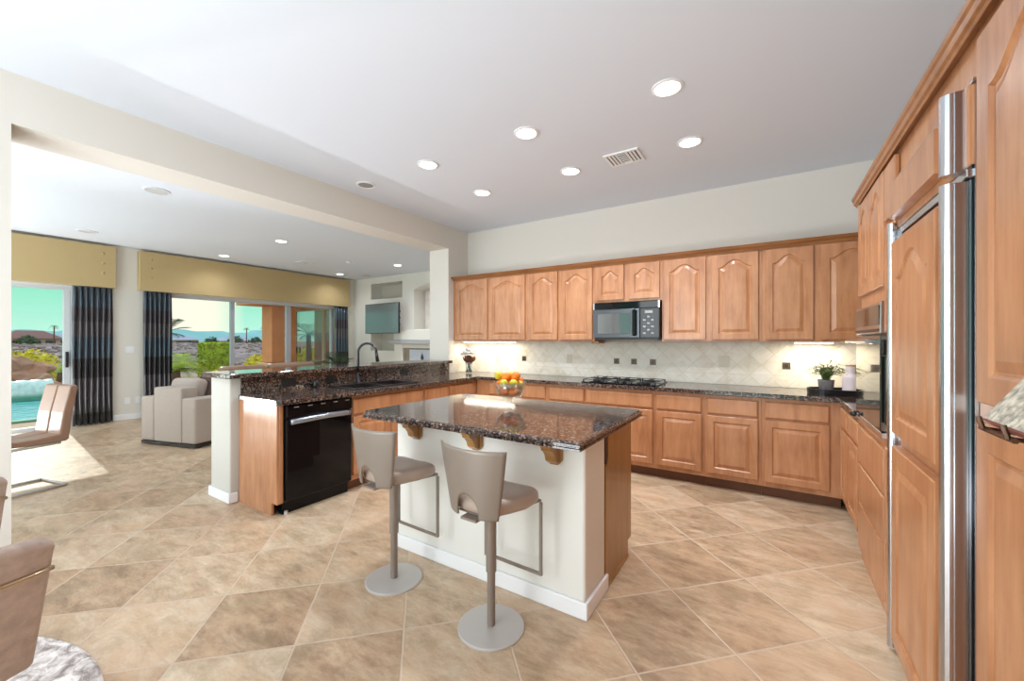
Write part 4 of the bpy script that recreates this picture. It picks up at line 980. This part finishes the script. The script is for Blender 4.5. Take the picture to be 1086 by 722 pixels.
# local x along the rear edge, local y toward its front
MB().box(.005, .985, .01, .95, 0.012, .05).build('plinth', M_black, ac)
cushion(.12, .47, .29, 'arm', M_sofa, ac, (.12, .475, .345), rnd=.025)
cushion(.12, .47, .29, 'arm', M_sofa, ac, (.87, .475, .345), rnd=.025)
cushion(.252, .11, .355, 'back', M_sofa, ac, (.495, .115, .408), rnd=.022)
cushion(.250, .36, .18, 'seat', M_sofa, ac, (.495, .59, .235), rnd=.04)
cushion(.245, .09, .22, 'back_cushion', M_sofa, ac, (.415, .31, .64), (math.radians(-14), 0, math.radians(4)), .07)
th = thing('throw_pillow', 'dark brown throw pillow leaning inside the armchair', 'pillow', (-6.70, 2.50, .735), math.radians(10))
cushion(.19, .06, .19, 'pillow_body', M_pill, th, (0, 0, 0), (math.radians(-22), math.radians(20), 0), .055)
sf = thing('sofa', 'long taupe sofa backing the window wall, only its top showing', 'sofa', (-8.95, 3.45, 0), PI/2)
cushion(.95, .12, .36, 'back', M_tan, sf, (1.0, .10, .43), rnd=.06)
MB().box(.02, 1.98, -.75, .2, .02, .08).build('plinth', M_black, sf)
cushion(.96, .42, .17, 'seat', M_tan, sf, (1.0, -.34, .25), rnd=.04)
cushion(.10, .46, .27, 'arm', M_tan, sf, (-.03, -.28, .33), rnd=.04); cushion(.10, .46, .27, 'arm', M_tan, sf, (2.03, -.28, .33), rnd=.04)
cushion(.42, .10, .22, 'back_cushion', M_tan, sf, (.47, -.06, .66), (.08, 0, 0), .07); cushion(.50, .10, .23, 'back_cushion', M_tan, sf, (1.44, -.06, .67), (.08, 0, 0), .07)
def frond(m, base, direc, L, droop, n=10, wl=.28, lean=.75, wleaf=.02):
    base = Vector(base); d = Vector(direc).normalized(); pts = []
    for i in range(n+1):
        t = i/n; pts.append(base+d*L*t+Vector((0, 0, -droop*t*t*L)))
    m.tube(pts, [max(.02*L*.25*(1-.8*i/n), .0015) for i in range(n+1)], 4)
    for i in range(1, n+1):
        t = i/n; p = pts[i]; dd = (pts[i]-pts[i-1]).normalized(); side = dd.cross(Vector((0, 0, 1))).normalized(); upv = side.cross(dd)
        ll = L*wl*math.sin(PI*min(1, t*.85+.12))
        for s_ in (-1, 1):
            tip = p+side*s_*ll*.8+dd*ll*lean-Vector((0, 0, ll*.25)); wv = dd*wleaf*L
            v = [m.b.verts.new(q) for q in (p-wv*.5, p+wv*.5, (p+tip)/2+wv*.6+upv*ll*.05, tip, (p+tip)/2-wv*.6+upv*.05*ll)]
            m.b.faces.new(v)
def fronds(cx, cy, z, n, L, seed, up=(.1, .9), droop=.5, nn=10, mat=None, wl=.28, **kw):
    random.seed(seed); m = MB()
    for i in range(n):
        a = i*2.399+random.uniform(-.2, .2); e = random.uniform(*up)
        frond(m, (cx, cy, z), (math.cos(a), math.sin(a), math.tan(e) if e < 1.4 else 5), L*random.uniform(.8, 1.1), droop*random.uniform(.6, 1.2), nn, wl, **kw)
    return m
pp = thing('potted_palm', 'dark green potted palm in the corner by the right curtain', 'plant', (-8.80, 5.90, 0))
MB().lathe([(.13, 0), (.14, .01), (.18, .36), (.17, .36), (.15, .32), (.0, .31)], 24, cap=False).build('pot', M_conc, pp, smooth=True)
MB().tube([(0, 0, .3), (.02, .01, .6), (0, 0, .85)], [.03, .025, .02], 8).build('trunk', M_trunk, pp, smooth=True)
fronds(0, 0, .80, 24, .50, 11, (.2, 1.2), .35, 9, wl=.35).build('fronds', M_dgrn, pp, norm=False)

# ================================================================== CHAIRS AT THE LEFT, RUG
dc = thing('dining_chair', 'tan leather cantilever dining chair in front of the pool door', 'chair', (-5.80, .70, 0), math.radians(13), None)
# local: faces -y; width along x
for s_ in (-1, 1):
    m = MB(); x0, x1 = (.006, .222) if s_ > 0 else (-.222, -.006)
    prof = [(.215, .43), (.235, .445), (.262, .70), (.300, .935), (.285, .955), (.245, .945), (.195, .70), (.170, .50), (.02, .485), (-.22, .490), (-.235, .47), (-.22, .445), (0, .43)]
    m.prism(prof, x0, x1, 'X'); m.build('seat_shell', M_tan, dc, bevel=.014, seg=3)
for s_ in (-1, 1):
    m = MB(); m.tube([(s_*.205, .18, .422), (s_*.205, -.12, .418), (s_*.205, -.21, .37), (s_*.205, -.235, .25), (s_*.205, -.215, .08), (s_*.205, -.15, .016), (s_*.205, .22, .014)], .013, 10)
    m.build('leg', M_steel, dc, smooth=True)
MB().tube([(-.205, .22, .014), (.205, .22, .014)], .0125, 10).build('stretcher', M_steel, dc, smooth=True)
def side_chair(label, loc, rz):
    o = thing('dining_chair', label, 'chair', loc, rz, 'taupe suede dining chairs by the round rug')
    # faces -x; width along y, outer back face toward +x
    m = MB(); P = []
    for j in range(9):
        t = j/8; z = .40+.43*t; row = []
        for i in range(13):
            u = -1+i/6; hw = .235+.015*t; x = .20+.175*t-.05*u*u
            row.append((x, u*hw, z-.022*(abs(u)**6)*(1 if j == 8 else 0)))
        P.append(row)
    m.grid(P); m.build('backrest', M_suede, o, smooth=False, solid=.045, bevel=.018, seg=4)
    m = MB(); pts = []
    for i in range(13):
        u = -1+i/6; pts.append((.334-.05*u*u+.027, u*.250, .725))
    m.tube(pts, .007, 8); m.build('back_band', M_gold, o, smooth=True)
    cushion(.23, .225, .045, 'seat', M_suede, o, (-.09, 0, .43), rnd=.03)
    for sx, sy in ((-1, -1), (-1, 1), (1, -1), (1, 1)):
        MB().tube([(-.02+sx*.16, sy*.16, .385), (-.02+sx*.22, sy*.205, .0)], [.012, .009], 10).build('leg', M_gold, o, smooth=True)
    return o
c1 = side_chair('taupe suede dining chair in the bottom left corner, nearest the camera', (-2.015, .005, .0135), math.radians(2))
c2 = copy_thing(c1, (-2.93, .02, .0135), math.radians(2), 'taupe suede dining chair behind the nearest one at the left edge')
tag(MB().lathe([(1.028, 0), (1.030, .006), (1.02, .0125), (.5, .0128), (.01, .0128)], 96).build('round_rug', M_rug, loc=(-2.423, -.53, 0), smooth=False), 'round white and grey marbled rug on the tile at bottom left', 'rug')

# ================================================================== OUTDOORS
GZ = -.12
struct('ground', MB().box(-900, XW-.2, -400, 500, GZ-.5, GZ), M_ground)
struct('patio_floor', MB().box(-14.6, XW-.2, -3, 9.5, GZ+.001, -.02), pmat('patio_concrete', srgb(196, 170, 146), .9, noise_s=2))
# pool (sunk in the deck): shown as its water sheet with coping
pl = thing('swimming_pool', 'turquoise swimming pool outside the left sliding door', 'pool', (0, 0, 0))
MB().box(-14.3, -10.9, -2.5, 2.9, -.019, -.006).build('water', M_water, pl)
m = MB(); m.box(-14.55, -14.31, -2.75, 3.15, -.019, .10); m.box(-14.3, -10.7, 2.91, 3.15, -.019, .02); m.box(-10.89, -10.70, -2.75, 2.90, -.019, .02); m.build('coping', pmat('green_coping', srgb(80, 150, 130), .6), pl, bevel=.02)
def boulder(c, r, sc, seed, lb):
    m = MB().ball((0, 0, 0), r, 3, sc, .55, seed)
    tag(m.build('boulder', M_rock, loc=c), lb, 'boulder', 'boulders around the pool waterfall')
boulder((-15.5, 1.30, .28), .42, (1, 1.0, .85), 1, 'large tan boulder left of the pool waterfall, cut by the jamb')
boulder((-15.4, 2.15, .20), .36, (1, 1.0, .9), 2, 'rounded brown boulder beside the poolside waterfall')
boulder((-16.5, 1.8, .45), .55, (1, 1.3, .8), 3, 'flat topped boulder on top of the pool waterfall')
boulder((-15.7, 2.98, .16), .34, (1, 1.1, .8), 4, 'dark brown boulder right of the pool, behind the tan chair')
boulder((-15.8, .25, .35), .50, (1, 1, .9), 5, 'tan boulder at the pool edge near the wall')
M_wf = pmat('falling_water', srgb(200, 232, 232), .2, noise_s=9, noise_a=.2)
m = MB(); P = []
for j in range(9):
    t = j/8; P.append([(-15.0+.35*(1-(1-t)**2) - .0, 1.55+.75*i/10, .42*(1-t**2)-.0+.012*math.sin(i*2.1)) for i in range(11)])
m.grid(P); tag(m.build('waterfall', M_wf, smooth=True, solid=.03), 'pale sheet of water spilling from boulders into the pool', 'waterfall')
def bush(name, c, r, sc, n, mat, lb, cat='shrub', seed=1, leaf=.09, group=None, box=False, kind=None):
    random.seed(seed); m = MB()
    if box: m.box(-sc[0]*.93, sc[0]*.93, -sc[1]*.93, sc[1]*.93, 0.0, sc[2]*1.93)
    else: m.ball((0, 0, r*sc[2]*.9), r*.85, 2, sc, .3, seed)
    for i in range(n):
        if box:
            f = random.randint(0, 4); x, y, z = random.uniform(-1, 1)*sc[0], random.uniform(-1, 1)*sc[1], random.uniform(0, 2)*sc[2]
            if f == 0: x = sc[0]
            elif f == 1: y = -sc[1]
            elif f == 2: z = 2*sc[2]
            elif f == 3: y = sc[1]
            c0 = Vector((x, y, z))
        else:
            d = Vector((random.gauss(0, 1), random.gauss(0, 1), random.gauss(0, 1))).normalized(); k = random.uniform(.8, 1.12)
            c0 = Vector((d.x*r*sc[0]*k, d.y*r*sc[1]*k, max(.02, r*sc[2]*(.9+d.z*k))))
        a = Vector((random.gauss(0, 1), random.gauss(0, 1), random.gauss(0, 1))).normalized(); b2 = a.cross(Vector((random.random(), random.random(), 1))).normalized()
        s_ = leaf*random.uniform(.6, 1.3)
        v = [m.b.verts.new(c0+q) for q in (-a*s_, b2*s_*.45, a*s_, -b2*s_*.45)]; m.b.faces.new(v)
    o = m.build(name, mat, loc=c, norm=False); return tag(o, lb, cat, group, kind)
g = 'shrubs in the garden'
bush('shrub', (-21.0, 2.75, GZ), .62, (1, 1.1, .95), 700, M_yel, 'yellow green shrub behind the pool waterfall', seed=1, group=g)
bush('shrub', (-18.4, 2.1, GZ), .52, (1, 1.1, .8), 600, M_yel, 'bright yellow low shrub left of centre behind the pool boulders', seed=2, group=g)
bush('shrub', (-19.4, 3.75, GZ), .50, (1, 1.1, .8), 500, M_yel, 'yellow shrub nearest the left curtain', seed=3, group=g)
bush('shrub', (-22.2, 4.3, GZ), .60, (1, 1.1, .9), 500, M_red, 'reddish brown shrub among the yellow ones by the pool', seed=4, group=g)
bush('shrub', (-22.3, 1.8, GZ), .8, (1, 1.3, .8), 500, M_yel, 'dry yellow shrub at the far left beyond the pool', seed=5, group=g)
bush('shrub', (-16.0, 6.25, GZ), .33, (1, 1.4, .75), 600, M_yel, 'low yellow hedge plant in front of the clipped hedge', seed=6, group=g, leaf=.06)
bush('shrub', (-14.95, 3.72, GZ), .22, (1, 1.0, .8), 500, M_hedge, 'low green plant outside just above the armchair', seed=16, group=g, leaf=.06)
bush('shrub', (-17.6, 8.3, GZ), .55, (1, .8, .85), 500, M_yel, 'yellow green shrub against the orange column', seed=7, group=g)
bush('shrub', (-14.9, 5.62, GZ), .17, (1, .8, 1.4), 200, pmat('pink_flower', srgb(220, 170, 170), .8), 'small pink flowering plant left of the clipped hedge', seed=8, group=g, leaf=.05)
bush('clipped_hedge', (-19.7, 7.62, GZ), 1, (.34, .50, .69), 3200, M_hedge, 'square clipped green hedge block seen through the window', 'hedge', seed=9, leaf=.07, box=True)
def palm(c, h, n, L, seed, lb, mat, droop=.6, up=(.0, 1.2), r=.12):
    o = thing('palm_tree', lb, 'tree', c, 0, 'palm trees outside')
    MB().tube([(0, 0, 0), (.03*h, 0, h*.5), (.02*h, .01*h, h)], [r*1.2, r, r*.8], 8).build('trunk', M_trunk, o, smooth=True)
    fronds(.02*h, .01*h, h, n, L, seed, up, droop, 12, wl=.3).build('fronds', mat, o, norm=False)
palm((-14.8, 4.72, GZ), .62, 24, 1.15, 21, 'short bushy palm outside just right of the second curtain', M_grn)
palm((-17.2, 5.15, GZ), 1.75, 14, .95, 22, 'taller dark palm behind the bushy one near the curtain', M_dgrn, droop=.35)
palm((-17.6, 2.9, GZ), .55, 18, .62, 23, 'spiky palm among the yellow shrubs beyond the pool', M_grn)
for i, (x, y, h, lb) in enumerate(((-102, 15.9, 3.9, 'tiny distant palm left of the left curtain, first'), (-100.5, 18.6, 4.4, 'tiny distant palm next to the left curtain, second'), (-84, 37.6, 3.8, 'distant palm right of the window mullion, left one'), (-84, 40.6, 4.0, 'distant palm by the orange column, right one'))):
    palm((x, y, GZ), h, 12, .75, 30+i, lb, M_tree, .9, (-.2, 1.0), .10)
for i, (x, y, r, lb) in enumerate(((-68.0, 23.5, .75, 'round dark tree on the skyline, leftmost beyond the hedge'), (-69.5, 26.4, 1.05, 'round dark tree on the skyline above the clipped hedge'), (-68.2, 29.0, 1.15, 'round dark tree on the skyline near the mullion'), (-74, 34.6, 1.1, 'dark tree on the skyline just right of the mullion'), (-72, 36.8, .9, 'brownish low tree on the skyline left of distant palms'), (-121, 15.6, 1.4, 'dark tree behind the brown roofed house'), (-95, 11.6, .9, 'small dark tree left of the brown roofed house'))):
    bush('skyline_tree', (x, y, GZ), r, (1, 1, .95), 220, M_tree, lb, 'tree', 40+i, .28, 'trees on the skyline')
# rubble slope beyond the garden
random.seed(12)
m = MB(); P = []
for j in range(14):
    t = j/13; x = -24-40*t; row = []
    for i in range(60):
        y = -10+60*i/59; row.append((x, y, GZ+.05+1.05*math.sin(min(1, t*1.1)*PI/2)+.28*noise.noise(Vector((x*.25, y*.45, 0)))))
    P.append(row)
m.grid(P); o = m.build('rock_slope', M_scree, smooth=True); o['kind'] = 'structure'
random.seed(14); m = MB()
for i in range(1100):
    x = random.uniform(-60, -24); y = random.uniform(-2, 26)*(-x/45)+1; t = (-24-x)/40
    m.ball((x, y, GZ+.1+1.05*math.sin(min(1, t*1.1)*PI/2)), random.uniform(.05, .20), 1, (1, 1.2, .7), .4, i)
tag(m.build('slope_rubble', pmat('rubble', srgb(150, 132, 128), .95, noise_s=1.2, noise_a=.45)), 'purplish grey rubble scattered over the slope beyond the garden', 'rubble', None, 'stuff')
def house(c, wx, wy, h, rh, lb, roof):
    o = thing('distant_house', lb, 'house', c, 0, 'distant houses')
    MB().box(-wx/2, wx/2, -wy/2, wy/2, 0, h).build('wall', M_hwall, o)
    m = MB(); B = m.b; e = .6
    b4 = [B.verts.new(p) for p in ((-wx/2-e, -wy/2-e, h+.01), (wx/2+e, -wy/2-e, h+.01), (wx/2+e, wy/2+e, h+.01), (-wx/2-e, wy/2+e, h+.01))]; r1 = B.verts.new((0, -wy/4, h+rh)); r2 = B.verts.new((0, wy/4, h+rh))
    for f in ((b4[0], b4[1], r1), (b4[1], b4[2], r2, r1), (b4[2], b4[3], r2), (b4[3], b4[0], r1, r2), b4[::-1]): B.faces.new(f)
    m.build('roof', roof, o)
    for k in (-1, 0, 1): MB().box(wx/2, wx/2+.05, k*wy/3.2-.7, k*wy/3.2+.7, h*.35, h*.8).build('window', M_grey, o)
house((-131, 17.0, GZ), 8, 7.5, 1.9, 1.7, 'distant house with a low brown roof seen through the left door', M_roof)
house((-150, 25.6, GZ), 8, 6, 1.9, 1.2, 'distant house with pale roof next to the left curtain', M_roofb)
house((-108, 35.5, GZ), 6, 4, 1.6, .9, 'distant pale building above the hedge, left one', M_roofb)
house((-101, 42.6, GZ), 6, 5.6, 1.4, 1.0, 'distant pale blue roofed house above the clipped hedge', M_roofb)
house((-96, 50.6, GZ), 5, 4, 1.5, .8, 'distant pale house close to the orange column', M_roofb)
# mountains
m = MB(); P = []; N = 90
for j in range(5):
    row = []
    for i in range(N+1):
        t = i/N; y = -120+560*t; x = -620-j*40
        hgt = (9+10*abs(noise.noise(Vector((t*9, 1.3, 0))))+7*abs(noise.noise(Vector((t*22, 4.3, 0)))))*(math.sin(PI*min(1, (j+.001)/3)) if j < 4 else .3)
        row.append((x, y, GZ-1+hgt*1.35))
    P.append(row)
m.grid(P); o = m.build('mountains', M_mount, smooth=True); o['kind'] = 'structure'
# patio cover, orange column and the glazed house wing
pc = thing('patio_column', 'orange stucco patio column on a wider plinth outside the window', 'column', (-13.1, 6.82, 0))
MB().box(-.30, .30, -.38, .38, .70, 2.44).build('shaft', M_stucco, pc, bevel=.02, seg=2)
MB().box(-.37, .37, -.50, .50, GZ+.1, .69).build('plinth', M_stucco2, pc, bevel=.02, seg=2)
mb = MB(); mb.box(-13.7, -12.8, 5.85, 7.62, 2.45, 2.75); mb.box(-12.79, XW-.21, 5.85, 7.62, 2.47, 2.72)
struct('patio_cover', mb, M_stucco)
mb = MB(); yw = 7.63
mb.box(-14.4, -13.72, yw, yw+.2, GZ, 2.75); mb.box(-11.28, XW-.2, yw, yw+.2, GZ, 2.75); mb.box(-13.72, -11.28, yw, yw+.2, 2.42, 2.75)
struct('wall_wing', mb, M_stucco2)
sl = MB(); sl.box(-13.72, -11.28, yw+.02, yw+.1, 2.36, 2.42); sl.box(-13.72, -13.66, yw+.02, yw+.1, GZ+.1, 2.36); sl.box(-11.34, -11.28, yw+.02, yw+.1, GZ+.1, 2.36); sl.box(-12.10, -12.03, yw+.01, yw+.1, GZ+.1, 2.36); sl.box(-13.66, -11.34, yw+.02, yw+.1, GZ+.1, GZ+.16)
door_o = struct('door_1', sl, pmat('tan_frame', srgb(190, 170, 150), .4))
MB().box(-13.65, -12.11, yw+.05, yw+.056, GZ+.17, 2.355).build('pane', G_refl, door_o)
MB().box(-12.02, -11.35, yw+.05, yw+.056, GZ+.17, 2.355).build('pane', G_refl, door_o)
MB().box(-13.55, -13.52, yw-.03, yw+.019, .95, 1.15).build('handle', M_black, door_o, bevel=.004)
# far room behind that glass
struct('wall_wing_room', MB().box(-14.2, XW-.2, yw+2.2, yw+2.3, GZ, 2.75), pmat('far_room', srgb(176, 186, 150), .9))
